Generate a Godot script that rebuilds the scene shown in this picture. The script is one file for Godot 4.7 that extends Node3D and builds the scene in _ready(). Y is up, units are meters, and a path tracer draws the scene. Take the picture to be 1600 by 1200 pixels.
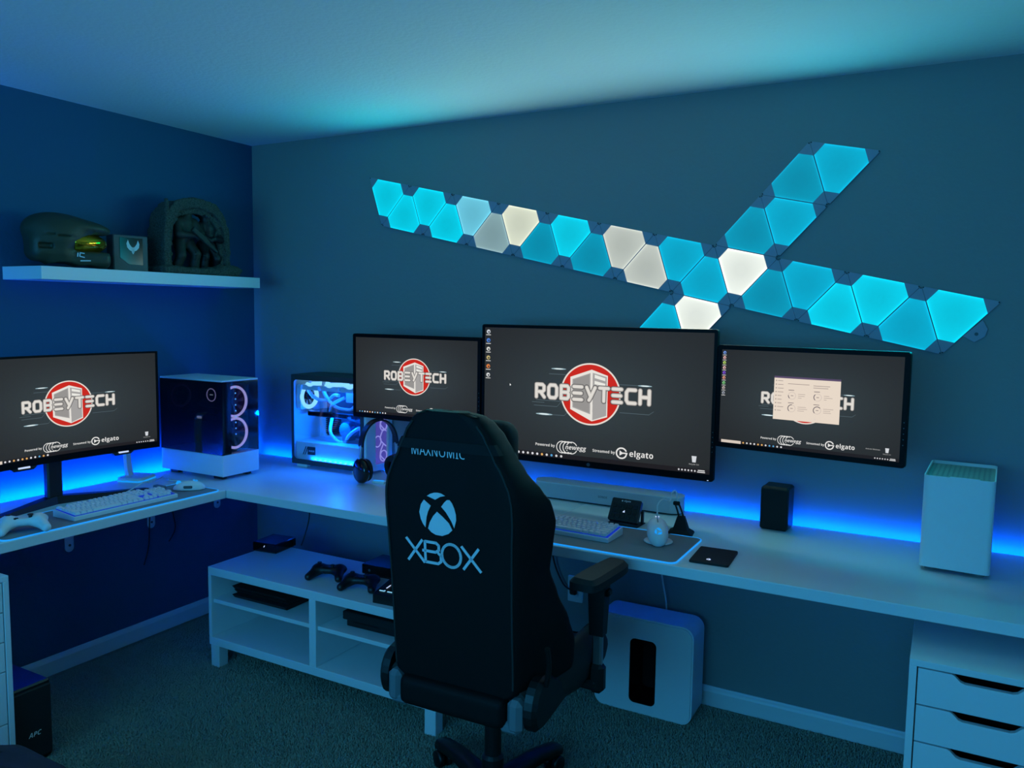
extends Node3D

# ---------------------------------------------------------------- scene
var M = {}            # materials
var T = {}            # textures
var used_names = {}
var world_roots = {}  # things whose parts are given in room coordinates
const HALF = PI / 2.0
const TOP = 0.7987    # desk top height
const WHITE_GLOW = Color(0.92, 0.94, 0.86)

func _ready():
	# camera
	var cam = Camera3D.new()
	cam.name = "camera"
	add_child(cam)
	cam.transform = Transform3D(Basis(Vector3(0.87641, 0.01414, -0.48136), Vector3(-0.05605, 0.99577, -0.07281), Vector3(0.47829, 0.09079, 0.8735)), Vector3(3.3174, 1.5852, 3.1385))
	cam.fov = 51.34
	cam.near = 0.05
	cam.far = 60.0
	cam.current = true
	# sky and exposure: a dim dusk sky that only comes in through the window behind the camera
	var we = WorldEnvironment.new()
	we.name = "world_environment"
	var env = Environment.new()
	env.background_mode = Environment.BG_SKY
	var sky = Sky.new()
	var sm = ProceduralSkyMaterial.new()
	sm.sky_top_color = Color(0.06, 0.26, 0.52)
	sm.sky_horizon_color = Color(0.16, 0.44, 0.66)
	sm.ground_bottom_color = Color(0.10, 0.12, 0.14)
	sm.ground_horizon_color = Color(0.10, 0.24, 0.36)
	sm.energy_multiplier = SKY_ENERGY
	sky.sky_material = sm
	env.sky = sky
	env.tonemap_mode = Environment.TONE_MAPPER_LINEAR
	env.tonemap_exposure = 1.0
	env.sdfgi_enabled = true
	env.ssao_enabled = true
	env.ssil_enabled = true
	we.environment = env
	add_child(we)

	make_textures()
	make_materials()
	room()
	desks()
	shelf_and_display()
	light_panels()
	screens()
	left_desk_things()
	computer_cases()
	right_desk_things()
	bench_and_consoles()
	floor_things()
	gaming_chair()
	cables()

# light levels
const SKY_ENERGY = 0.35
const PANEL_LIGHT = 0.088
const LED_LIGHT = 0.75
const WINDOW_LIGHT = 8.0
const SCREEN_LIGHT = 0.02

# ---------------------------------------------------------------- names, things, parts
func numbered(n):
	if not used_names.has(n):
		used_names[n] = 0
		return n
	used_names[n] += 1
	return "%s_%03d" % [n, used_names[n]]

func tag(o, label, category, group = ""):
	o.set_meta("label", label)
	o.set_meta("category", category)
	if group != "":
		o.set_meta("group", group)
	return o

func thing(n, label, category, at = Vector3.ZERO, turn = 0.0, group = ""):
	var o = Node3D.new()
	o.name = numbered(n)
	add_child(o, true)
	o.position = at
	o.rotation.y = turn
	return tag(o, label, category, group)

func thingw(n, label, category, at, group = ""):
	var o = thing(n, label, category, at, 0.0, group)
	world_roots[o] = true
	return o

func part(n, st, m, parent = null, label = ""):
	var o = MeshInstance3D.new()
	if st is SurfaceTool:
		st.generate_normals()
		o.mesh = st.commit()
	else:
		o.mesh = st
	o.material_override = m
	if parent == null:
		o.name = numbered(n)
		add_child(o, true)
	else:
		o.name = n
		parent.add_child(o, true)
		if world_roots.has(parent):
			o.position = -parent.position
	if label != "":
		o.set_meta("label", label)
	return o

func struct(n, st, m, parent = null):
	var o = part(n, st, m, parent)
	if parent == null:
		o.set_meta("kind", "structure")
	return o

func area(n, at, size, color, energy, look):
	var l = AreaLight3D.new()
	l.name = n
	l.area_size = size
	l.light_color = color
	l.light_energy = energy
	l.shadow_enabled = true
	l.set("area_range", 8.0)
	add_child(l, true)
	var up = Vector3.UP if absf(look.normalized().y) < 0.95 else Vector3.RIGHT
	l.transform = Transform3D(Basis.looking_at(look, up), at)
	return l

func omni(n, at, color, energy, size = 0.02):
	var l = OmniLight3D.new()
	l.name = n
	l.light_color = color
	l.light_energy = energy
	l.light_size = size
	l.omni_range = 8.0
	l.omni_attenuation = 2.0
	l.shadow_enabled = true
	add_child(l, true)
	l.position = at
	return l

# ---------------------------------------------------------------- mesh helpers
func mk():
	var st = SurfaceTool.new()
	st.begin(Mesh.PRIMITIVE_TRIANGLES)
	st.set_smooth_group(-1)
	return st

func tri(st, a, b, c, out):
	var n = (a - c).cross(a - b)
	st.add_vertex(a)
	if n.dot(out) < 0.0:
		st.add_vertex(c)
		st.add_vertex(b)
	else:
		st.add_vertex(b)
		st.add_vertex(c)

func quad(st, a, b, c, d, out):
	tri(st, a, b, c, out)
	tri(st, a, c, d, out)

# box with chamfered edges
func box(st, c, s, bev = 0.0, b = Basis.IDENTITY):
	st.set_smooth_group(-1)
	var h = s * 0.5
	var e = minf(bev, minf(h.x, minf(h.y, h.z)) * 0.9)
	if e <= 0.0:
		for ax in 3:
			for sg in [-1.0, 1.0]:
				var n = Vector3.ZERO
				n[ax] = sg
				var u = (ax + 1) % 3
				var v = (ax + 2) % 3
				var p = []
				for k in [[-1, -1], [1, -1], [1, 1], [-1, 1]]:
					var q = Vector3.ZERO
					q[ax] = sg * h[ax]
					q[u] = k[0] * h[u]
					q[v] = k[1] * h[v]
					p.append(c + b * q)
				quad(st, p[0], p[1], p[2], p[3], b * n)
		return
	for ax in 3:
		for sg in [-1.0, 1.0]:
			var n = Vector3.ZERO
			n[ax] = sg
			var u = (ax + 1) % 3
			var v = (ax + 2) % 3
			var p = []
			for k in [[-1, -1], [1, -1], [1, 1], [-1, 1]]:
				var q = Vector3.ZERO
				q[ax] = sg * h[ax]
				q[u] = k[0] * (h[u] - e)
				q[v] = k[1] * (h[v] - e)
				p.append(c + b * q)
			quad(st, p[0], p[1], p[2], p[3], b * n)
	for ax in 3:
		var u = (ax + 1) % 3
		var v = (ax + 2) % 3
		for k in [[-1, -1], [1, -1], [1, 1], [-1, 1]]:
			var p = []
			for m in [[-1.0, 0], [1.0, 0], [1.0, 1], [-1.0, 1]]:
				var q = Vector3.ZERO
				q[ax] = m[0] * (h[ax] - e)
				q[u] = k[0] * (h[u] - (0.0 if m[1] == 0 else e))
				q[v] = k[1] * (h[v] - (e if m[1] == 0 else 0.0))
				p.append(c + b * q)
			var n = Vector3.ZERO
			n[u] = k[0]
			n[v] = k[1]
			quad(st, p[0], p[1], p[2], p[3], b * n)
	for sx in [-1.0, 1.0]:
		for sy in [-1.0, 1.0]:
			for sz in [-1.0, 1.0]:
				var s3 = Vector3(sx, sy, sz)
				tri(st, c + b * (s3 * (h - Vector3(0, e, e))), c + b * (s3 * (h - Vector3(e, 0, e))), c + b * (s3 * (h - Vector3(e, e, 0))), b * s3)

func ebox(st, lo, hi, bev = 0.0):
	box(st, (lo + hi) * 0.5, (hi - lo).abs(), bev)

# joined rings of points, all of the same count
func loft(st, rings, caps = true, group = 0):
	st.set_smooth_group(group)
	var n = rings[0].size()
	var mids = []
	for r in rings:
		var m = Vector3.ZERO
		for p in r:
			m += p
		mids.append(m / n)
	for k in rings.size() - 1:
		for i in n:
			var j = (i + 1) % n
			var a = rings[k][i]
			var b = rings[k][j]
			var c = rings[k + 1][j]
			var d = rings[k + 1][i]
			var axis = mids[k + 1] - mids[k]
			var out = axis.cross(b - a + c - d)
			# pick the sign that points away from the axis
			var away = (a + b + c + d) * 0.25 - (mids[k] + mids[k + 1]) * 0.5
			if ring_sign(rings[k], mids[k], axis) < 0.0:
				out = -out
			if out.length() < 1e-12:
				out = away
			quad(st, a, b, c, d, out)
	if caps:
		st.set_smooth_group(-1)
		var e = rings.size() - 1
		for i in n:
			var j = (i + 1) % n
			tri(st, mids[0], rings[0][i], rings[0][j], mids[0] - mids[1])
			tri(st, mids[e], rings[e][i], rings[e][j], mids[e] - mids[e - 1])

func ring_sign(ring, mid, axis):
	# +1 when axis x edge points outward for this ring's direction
	var s = Vector3.ZERO
	var n = ring.size()
	for i in n:
		s += (ring[i] - mid).cross(ring[(i + 1) % n] - mid)
	return -1.0 if s.dot(axis) > 0.0 else 1.0

func tube(st, pts, r, n = 8, closed = false):
	var rings = []
	var cnt = pts.size()
	var t0 = (pts[1] - pts[0]).normalized()
	var nrm = t0.cross(Vector3.UP)
	if nrm.length() < 0.1:
		nrm = t0.cross(Vector3.RIGHT)
	nrm = nrm.normalized()
	for i in cnt:
		var t
		if i == 0:
			t = pts[1] - pts[0]
		elif i == cnt - 1:
			t = pts[i] - pts[i - 1]
		else:
			t = pts[i + 1] - pts[i - 1]
		t = t.normalized()
		nrm = (nrm - t * nrm.dot(t)).normalized()
		var bn = t.cross(nrm)
		var rr = r if not (r is Array) else r[i]
		var ring = PackedVector3Array()
		for k in n:
			var a = TAU * k / n
			ring.append(pts[i] + (nrm * cos(a) + bn * sin(a)) * rr)
		rings.append(ring)
	loft(st, rings, not closed)

func curve(ctrl, steps = 8):
	var out = []
	var n = ctrl.size()
	for i in n - 1:
		var p0 = ctrl[maxi(i - 1, 0)]
		var p1 = ctrl[i]
		var p2 = ctrl[i + 1]
		var p3 = ctrl[mini(i + 2, n - 1)]
		for k in steps:
			out.append(p1.cubic_interpolate(p2, p0, p3, float(k) / steps))
	out.append(ctrl[n - 1])
	return out

func closed_curve2(ctrl, steps = 4):
	var out = PackedVector2Array()
	var n = ctrl.size()
	for i in n:
		for k in steps:
			out.append(ctrl[i].cubic_interpolate(ctrl[(i + 1) % n], ctrl[(i + n - 1) % n], ctrl[(i + 2) % n], float(k) / steps))
	return out

# turned profile of (radius, height) about the y axis of xf
func lathe(st, prof, n = 24, xf = Transform3D.IDENTITY, group = 0):
	st.set_smooth_group(group)
	for k in prof.size() - 1:
		var p = prof[k]
		var q = prof[k + 1]
		var nn = Vector2(q.y - p.y, -(q.x - p.x))
		for i in n:
			var a = TAU * i / n
			var b = TAU * (i + 1) / n
			var ca = Vector3(cos(a), 0, sin(a))
			var cb = Vector3(cos(b), 0, sin(b))
			var cm = Vector3(cos((a + b) / 2), 0, sin((a + b) / 2))
			var out = xf.basis * (cm * nn.x + Vector3.UP * nn.y)
			var v = [xf * (ca * p.x + Vector3.UP * p.y), xf * (cb * p.x + Vector3.UP * p.y), xf * (cb * q.x + Vector3.UP * q.y), xf * (ca * q.x + Vector3.UP * q.y)]
			if p.x < 1e-6:
				tri(st, v[0], v[2], v[3], out)
			elif q.x < 1e-6:
				tri(st, v[0], v[1], v[2], out)
			else:
				quad(st, v[0], v[1], v[2], v[3], out)

func cyl(st, at, r, h, n = 20, axis = Vector3.UP, bev = 0.0):
	var b = Basis.IDENTITY
	if axis != Vector3.UP:
		b = Basis(Quaternion(Vector3.UP, axis.normalized()))
	var e = bev if bev > 0.0 else minf(r, h) * 0.06
	lathe(st, [Vector2(0, 0), Vector2(r - e, 0)], n, Transform3D(b, at), 1)
	lathe(st, [Vector2(r - e, 0), Vector2(r, e), Vector2(r, h - e), Vector2(r - e, h)], n, Transform3D(b, at), 2)
	lathe(st, [Vector2(r - e, h), Vector2(0, h)], n, Transform3D(b, at), 3)

# a ring (torus) of major radius R in the plane across the y axis of xf
func torus(st, R, r, xf, n = 32, m = 8):
	st.set_smooth_group(0)
	for i in n:
		for j in m:
			var v = []
			for k in [[0, 0], [1, 0], [1, 1], [0, 1]]:
				var a = TAU * (i + k[0]) / n
				var b = TAU * (j + k[1]) / m
				v.append(xf * Vector3((R + r * cos(b)) * cos(a), r * sin(b), (R + r * cos(b)) * sin(a)))
			var am = TAU * (i + 0.5) / n
			var bm = TAU * (j + 0.5) / m
			quad(st, v[0], v[1], v[2], v[3], xf.basis * Vector3(cos(bm) * cos(am), sin(bm), cos(bm) * sin(am)))

func inset(poly, d):
	# moves every corner inward by d (poly counter-clockwise in y-up)
	var out = PackedVector2Array()
	var n = poly.size()
	for i in n:
		var e0 = (poly[i] - poly[(i + n - 1) % n]).normalized()
		var e1 = (poly[(i + 1) % n] - poly[i]).normalized()
		var n0 = Vector2(-e0.y, e0.x)
		var n1 = Vector2(-e1.y, e1.x)
		var m = (n0 + n1)
		m = m.normalized() if m.length() > 1e-6 else n0
		out.append(poly[i] + m * d / maxf(0.35, m.dot(n0)))
	return out

func ccw(poly):
	var a = 0.0
	for i in poly.size():
		a += poly[i].cross(poly[(i + 1) % poly.size()])
	if a < 0.0:
		var r = poly.duplicate()
		r.reverse()
		return r
	return poly

# polygon in the xy plane of xf, extruded from z = 0 to z = d, front edge bevelled
func prism(st, poly_in, d, xf = Transform3D.IDENTITY, bev = 0.0, side_group = -1, back = true):
	var poly = ccw(PackedVector2Array(poly_in))
	var n = poly.size()
	var top = inset(poly, bev) if bev > 0.0 else poly
	var ids = Geometry2D.triangulate_polygon(poly)
	var out = xf.basis * Vector3(0, 0, 1)
	st.set_smooth_group(-1)
	for k in range(0, ids.size(), 3):
		var a = top[ids[k]]
		var b = top[ids[k + 1]]
		var c = top[ids[k + 2]]
		tri(st, xf * Vector3(a.x, a.y, d), xf * Vector3(b.x, b.y, d), xf * Vector3(c.x, c.y, d), out)
		if back:
			a = poly[ids[k]]
			b = poly[ids[k + 1]]
			c = poly[ids[k + 2]]
			tri(st, xf * Vector3(a.x, a.y, 0), xf * Vector3(b.x, b.y, 0), xf * Vector3(c.x, c.y, 0), -out)
	for i in n:
		var j = (i + 1) % n
		var e = poly[j] - poly[i]
		var nn = xf.basis * Vector3(e.y, -e.x, 0)
		st.set_smooth_group(side_group)
		quad(st, xf * Vector3(poly[i].x, poly[i].y, 0), xf * Vector3(poly[j].x, poly[j].y, 0), xf * Vector3(poly[j].x, poly[j].y, d - bev), xf * Vector3(poly[i].x, poly[i].y, d - bev), nn)
		if bev > 0.0:
			st.set_smooth_group(-1 if side_group < 0 else side_group + 1)
			quad(st, xf * Vector3(poly[i].x, poly[i].y, d - bev), xf * Vector3(poly[j].x, poly[j].y, d - bev), xf * Vector3(top[j].x, top[j].y, d), xf * Vector3(top[i].x, top[i].y, d), nn + out * e.length())

# face of a plate with a hole: outer and inner rings of the same count
func ring_plate(st, outer, inner, d, xf, group = -1):
	var n = outer.size()
	var out = xf.basis * Vector3(0, 0, 1)
	for i in n:
		st.set_smooth_group(-1)
		var j = (i + 1) % n
		var a = outer[i]
		var b = outer[j]
		var c = inner[j]
		var e = inner[i]
		quad(st, xf * Vector3(a.x, a.y, d), xf * Vector3(b.x, b.y, d), xf * Vector3(c.x, c.y, d), xf * Vector3(e.x, e.y, d), out)
		quad(st, xf * Vector3(a.x, a.y, 0), xf * Vector3(b.x, b.y, 0), xf * Vector3(c.x, c.y, 0), xf * Vector3(e.x, e.y, 0), -out)
		st.set_smooth_group(group)
		var eo = b - a
		var no = xf.basis * Vector3(eo.y, -eo.x, 0)
		quad(st, xf * Vector3(a.x, a.y, 0), xf * Vector3(b.x, b.y, 0), xf * Vector3(b.x, b.y, d), xf * Vector3(a.x, a.y, d), no)
		quad(st, xf * Vector3(e.x, e.y, 0), xf * Vector3(c.x, c.y, 0), xf * Vector3(c.x, c.y, d), xf * Vector3(e.x, e.y, d), -no)

func rrect(w, h, r, n = 5, c = Vector2.ZERO):
	var out = PackedVector2Array()
	var q = [Vector2(w / 2 - r, h / 2 - r), Vector2(-w / 2 + r, h / 2 - r), Vector2(-w / 2 + r, -h / 2 + r), Vector2(w / 2 - r, -h / 2 + r)]
	for k in 4:
		for i in n + 1:
			var a = HALF * k + HALF * i / n
			out.append(c + q[k] + Vector2(cos(a), sin(a)) * r)
	return out

func circle2(r, n = 24, c = Vector2.ZERO):
	var out = PackedVector2Array()
	for i in n:
		out.append(c + Vector2(cos(TAU * i / n), sin(TAU * i / n)) * r)
	return out

# a flat ribbon along a 2D line, as a prism set
func ribbon(st, pts, w, d, xf, closed = false):
	var n = pts.size()
	for i in (n if closed else n - 1):
		var a = pts[i]
		var b = pts[(i + 1) % n]
		var t = (b - a).normalized()
		var nn = Vector2(-t.y, t.x) * w * 0.5
		var e = t * w * (0.18 if (i > 0 or closed) else 0.0)
		var f = t * w * (0.18 if (i < n - 2 or closed) else 0.0)
		prism(st, [a - e - nn, b + f - nn, b + f + nn, a - e + nn], d, xf)

# lay xy on a plane: x right, y up, z out
func frame_at(at, xdir, ydir):
	return Transform3D(Basis(xdir.normalized(), ydir.normalized(), xdir.cross(ydir).normalized()), at)

# text as triangles, fitted to a width, centred on the origin of xf
func text_tris(s, bold = false, italic = 0.0):
	var tm = TextMesh.new()
	var f = SystemFont.new()
	f.font_names = PackedStringArray(["Droid Sans"])
	f.font_weight = 700 if bold else 400
	tm.font = f
	tm.font_size = 64
	tm.depth = 0.0
	tm.text = s
	var arr = tm.get_mesh_arrays()
	var v = arr[Mesh.ARRAY_VERTEX]
	var ix = arr[Mesh.ARRAY_INDEX]
	var pts = []
	if ix == null or ix.size() == 0:
		for p in v:
			pts.append(Vector2(p.x + italic * p.y, p.y))
	else:
		for i in ix:
			pts.append(Vector2(v[i].x + italic * v[i].y, v[i].y))
	var lo = Vector2(1e9, 1e9)
	var hi = Vector2(-1e9, -1e9)
	for p in pts:
		lo = lo.min(p)
		hi = hi.max(p)
	var w = maxf(hi.x - lo.x, 1e-6)
	for i in pts.size():
		pts[i] = (pts[i] - (lo + hi) * 0.5) / w
	return [pts, (hi.y - lo.y) / w]

func text3(st, s, width, xf, bold = true, italic = 0.0, height = 0.0):
	var r = text_tris(s, bold, italic)
	var sy = width if height <= 0.0 else height / r[1]
	st.set_smooth_group(-1)
	var out = xf.basis.z
	for k in range(0, r[0].size() - 2, 3):
		var a = r[0][k]
		var b = r[0][k + 1]
		var c = r[0][k + 2]
		tri(st, xf * Vector3(a.x * width, a.y * sy, 0), xf * Vector3(b.x * width, b.y * sy, 0), xf * Vector3(c.x * width, c.y * sy, 0), out)

# smooth surface of a distance field (surface nets)
func field_mesh(f, lo, hi, c):
	var nx = int(ceil((hi.x - lo.x) / c)) + 1
	var ny = int(ceil((hi.y - lo.y) / c)) + 1
	var nz = int(ceil((hi.z - lo.z) / c)) + 1
	var val = PackedFloat32Array()
	val.resize(nx * ny * nz)
	for z in nz:
		for y in ny:
			for x in nx:
				val[x + nx * (y + ny * z)] = f.call(lo + Vector3(x, y, z) * c)
	var ids = {}
	var pos = []
	var offs = [0, 1, nx, nx + 1, nx * ny, nx * ny + 1, nx * ny + nx, nx * ny + nx + 1]
	var edges = [[0, 1], [2, 3], [4, 5], [6, 7], [0, 2], [1, 3], [4, 6], [5, 7], [0, 4], [1, 5], [2, 6], [3, 7]]
	var cor = [Vector3(0, 0, 0), Vector3(1, 0, 0), Vector3(0, 1, 0), Vector3(1, 1, 0), Vector3(0, 0, 1), Vector3(1, 0, 1), Vector3(0, 1, 1), Vector3(1, 1, 1)]
	for z in nz - 1:
		for y in ny - 1:
			for x in nx - 1:
				var base = x + nx * (y + ny * z)
				var neg = 0
				for o in offs:
					if val[base + o] < 0.0:
						neg += 1
				if neg == 0 or neg == 8:
					continue
				var s = Vector3.ZERO
				var k = 0
				for e in edges:
					var a = val[base + offs[e[0]]]
					var b = val[base + offs[e[1]]]
					if (a < 0.0) != (b < 0.0):
						s += cor[e[0]].lerp(cor[e[1]], a / (a - b))
						k += 1
				ids[base] = pos.size()
				pos.append(lo + (Vector3(x, y, z) + s / k) * c)
	var st = mk()
	st.set_smooth_group(0)
	var step = [1, nx, nx * ny]
	for z in range(1, nz - 1):
		for y in range(1, ny - 1):
			for x in range(1, nx - 1):
				var base = x + nx * (y + ny * z)
				for ax in 3:
					var a = val[base]
					var b = val[base + step[ax]]
					if (a < 0.0) == (b < 0.0):
						continue
					var u = step[(ax + 1) % 3]
					var v = step[(ax + 2) % 3]
					var q = [base, base - u, base - u - v, base - v]
					if not (ids.has(q[0]) and ids.has(q[1]) and ids.has(q[2]) and ids.has(q[3])):
						continue
					var out = Vector3.ZERO
					out[ax] = 1.0 if a < 0.0 else -1.0
					quad(st, pos[ids[q[0]]], pos[ids[q[1]]], pos[ids[q[2]]], pos[ids[q[3]]], out)
	return st

func smin(a, b, k):
	var h = maxf(k - absf(a - b), 0.0) / k
	return minf(a, b) - h * h * k * 0.25

func d_cap(p, a, b, ra, rb):
	var ba = b - a
	var t = clampf((p - a).dot(ba) / ba.length_squared(), 0.0, 1.0)
	return (p - a - ba * t).length() - lerpf(ra, rb, t)

func d_ell(p, c, r):
	var q = p - c
	var k0 = (q / r).length()
	var k1 = (q / (r * r)).length()
	if k1 < 1e-9:
		return -minf(r.x, minf(r.y, r.z))
	return k0 * (k0 - 1.0) / k1

func d_box(p, c, h, r):
	var q = (p - c).abs() - h + Vector3(r, r, r)
	return Vector3(maxf(q.x, 0), maxf(q.y, 0), maxf(q.z, 0)).length() + minf(maxf(q.x, maxf(q.y, q.z)), 0.0) - r

# ---------------------------------------------------------------- textures and materials
func noise_tex(freq, octaves, size = 512, kind = FastNoiseLite.TYPE_SIMPLEX_SMOOTH, ramp = null, normal = false, sd = 1):
	var n = FastNoiseLite.new()
	n.noise_type = kind
	n.frequency = freq
	n.fractal_octaves = octaves
	n.seed = sd
	var t = NoiseTexture2D.new()
	t.width = size
	t.height = size
	t.seamless = true
	t.noise = n
	if normal:
		t.as_normal_map = true
		t.bump_strength = 6.0
	if ramp != null:
		var g = Gradient.new()
		g.set_color(0, ramp[0])
		g.set_color(1, ramp[1])
		t.color_ramp = g
	return t

func make_textures():
	T.plaster = noise_tex(0.035, 3, 512)
	T.pile = noise_tex(0.06, 4, 1024, FastNoiseLite.TYPE_SIMPLEX, null, false, 7)
	T.pile_tone = noise_tex(0.012, 4, 512, FastNoiseLite.TYPE_SIMPLEX, [Color(0.84, 0.84, 0.84), Color(1.0, 1.0, 1.0)], false, 3)
	T.fabric = noise_tex(0.25, 2, 512, FastNoiseLite.TYPE_SIMPLEX, null, false, 5)
	T.leather = noise_tex(0.12, 3, 512, FastNoiseLite.TYPE_CELLULAR, null, false, 9)
	T.stone = noise_tex(0.03, 5, 512, FastNoiseLite.TYPE_SIMPLEX, [Color(0.5, 0.5, 0.5), Color(1.2, 1.2, 1.2)], false, 11)

func mat(c, rough = 0.5, metal = 0.0):
	var m = StandardMaterial3D.new()
	m.albedo_color = c
	m.roughness = rough
	m.metallic = metal
	return m

func bumpy(m, tex, scale, height):
	m.uv1_triplanar = true
	m.uv1_world_triplanar = true
	m.uv1_scale = Vector3.ONE * scale
	m.heightmap_enabled = true
	m.heightmap_texture = tex
	m.heightmap_scale = height
	return m

func glow(c, e, base = Color(0.05, 0.05, 0.05)):
	var m = mat(base, 0.4)
	m.emission_enabled = true
	m.emission = c
	m.emission_energy_multiplier = e
	return m

func glass(tint, a):
	var m = mat(Color(tint.r, tint.g, tint.b, a), 0.05)
	m.transparency = BaseMaterial3D.TRANSPARENCY_ALPHA
	return m

func make_materials():
	M.wall_light = bumpy(mat(Color(0.80, 0.81, 0.82), 0.85), T.plaster, 2.2, 0.06)
	M.wall_grey = bumpy(mat(Color(0.51, 0.53, 0.53), 0.85), T.plaster, 2.2, 0.06)
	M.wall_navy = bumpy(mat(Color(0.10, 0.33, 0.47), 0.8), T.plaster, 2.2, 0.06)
	M.ceiling = bumpy(mat(Color(0.86, 0.86, 0.85), 0.9), T.plaster, 2.2, 0.1)
	M.pile = mat(Color(0.66, 0.67, 0.60), 1.0)
	M.trim = mat(Color(0.85, 0.86, 0.87), 0.45)
	M.carpet = bumpy(mat(Color(0.66, 0.67, 0.60), 1.0), T.pile, 2.6, 2.6)
	M.carpet.albedo_texture = T.pile_tone
	M.white_lacquer = mat(Color(0.86, 0.87, 0.88), 0.38)
	M.desk_white = mat(Color(0.84, 0.85, 0.86), 0.36)
	M.white_plastic = mat(Color(0.86, 0.87, 0.88), 0.4)
	M.white_metal = mat(Color(0.84, 0.85, 0.86), 0.42)
	M.grey_plastic = mat(Color(0.42, 0.44, 0.46), 0.5)
	M.mid_grey = mat(Color(0.30, 0.32, 0.34), 0.55)
	M.black_plastic = mat(Color(0.055, 0.057, 0.06), 0.42)
	M.black_gloss = mat(Color(0.03, 0.03, 0.035), 0.12)
	M.black_matte = mat(Color(0.06, 0.06, 0.065), 0.75)
	M.black_metal = mat(Color(0.09, 0.09, 0.1), 0.4, 0.5)
	M.void = mat(Color(0.01, 0.01, 0.012), 0.9)
	M.steel = mat(Color(0.72, 0.73, 0.75), 0.28, 1.0)
	M.pad_cloth = bumpy(mat(Color(0.52, 0.53, 0.55), 0.9), T.fabric, 40.0, 0.05)
	M.chair_skin = bumpy(mat(Color(0.07, 0.062, 0.06), 0.62), T.leather, 14.0, 0.04)
	M.chair_side = bumpy(mat(Color(0.19, 0.185, 0.18), 0.6), T.leather, 14.0, 0.04)
	M.thread = mat(Color(0.86, 0.87, 0.88), 0.6)
	M.strap = mat(Color(0.03, 0.03, 0.035), 0.85)
	M.speaker_cloth = bumpy(mat(Color(0.80, 0.81, 0.82), 0.85), T.fabric, 60.0, 0.03)
	M.speaker_black = bumpy(mat(Color(0.035, 0.035, 0.04), 0.8), T.fabric, 60.0, 0.03)
	M.cable_black = mat(Color(0.03, 0.03, 0.035), 0.6)
	M.cable_white = mat(Color(0.82, 0.83, 0.84), 0.5)
	M.olive = bumpy(mat(Color(0.21, 0.225, 0.165), 0.5), T.stone, 5.0, 0.05)
	M.amber = mat(Color(0.85, 0.62, 0.16), 0.12, 0.9)
	M.stone = bumpy(mat(Color(0.31, 0.32, 0.29), 0.9), T.stone, 6.0, 0.4)
	M.stone.albedo_texture = T.stone
	M.bronze = bumpy(mat(Color(0.16, 0.155, 0.13), 0.6), T.stone, 9.0, 0.1)
	M.dark_figure = bumpy(mat(Color(0.06, 0.065, 0.085), 0.5), T.stone, 9.0, 0.1)
	M.bag = bumpy(mat(Color(0.13, 0.13, 0.135), 0.7), T.leather, 8.0, 0.1)
	M.tube_white = mat(Color(0.78, 0.80, 0.84), 0.3)
	M.panel_body = mat(Color(0.56, 0.56, 0.62), 0.55)
	M.dark_glass = glass(Color(0.004, 0.004, 0.008), 0.62)
	M.clear_glass = glass(Color(0.02, 0.02, 0.03), 0.06)
	M.led_blue = glow(Color(0.0, 0.33, 1.0), 1.0)
	M.led_cyan = glow(Color(0.08, 0.62, 1.0), 0.9)
	M.led_white = glow(Color(0.78, 0.86, 1.0), 1.0)
	M.ring_lilac = glow(Color(0.72, 0.70, 1.0), 1.35)
	M.ornament = glow(Color(0.62, 0.62, 1.0), 0.7)
	M.ring_dim = glow(Color(0.35, 0.30, 0.75), 0.06)
	M.ring_ice = glow(Color(0.50, 0.80, 1.0), 1.5)
	M.front_glass = glass(Color(0.004, 0.004, 0.01), 0.35)
	M.lilac_panel = glow(Color(0.36, 0.34, 0.80), 0.55)
	M.bezel = mat(Color(0.035, 0.035, 0.04), 0.5)
	M.bezel.metallic_specular = 0.22
	M.chair_skin.metallic_specular = 0.3
	M.chair_side.metallic_specular = 0.35
	M.case_frame = mat(Color(0.20, 0.22, 0.22), 0.5)
	M.led_dot = glow(Color(0.35, 0.72, 1.0), 2.2)
	M.led_ice = glow(Color(0.55, 0.85, 1.0), 0.9)
	M.white_mesh = mat(Color(0.55, 0.57, 0.55), 0.7)
	M.white_satin = mat(Color(0.86, 0.87, 0.88), 0.5)

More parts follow.
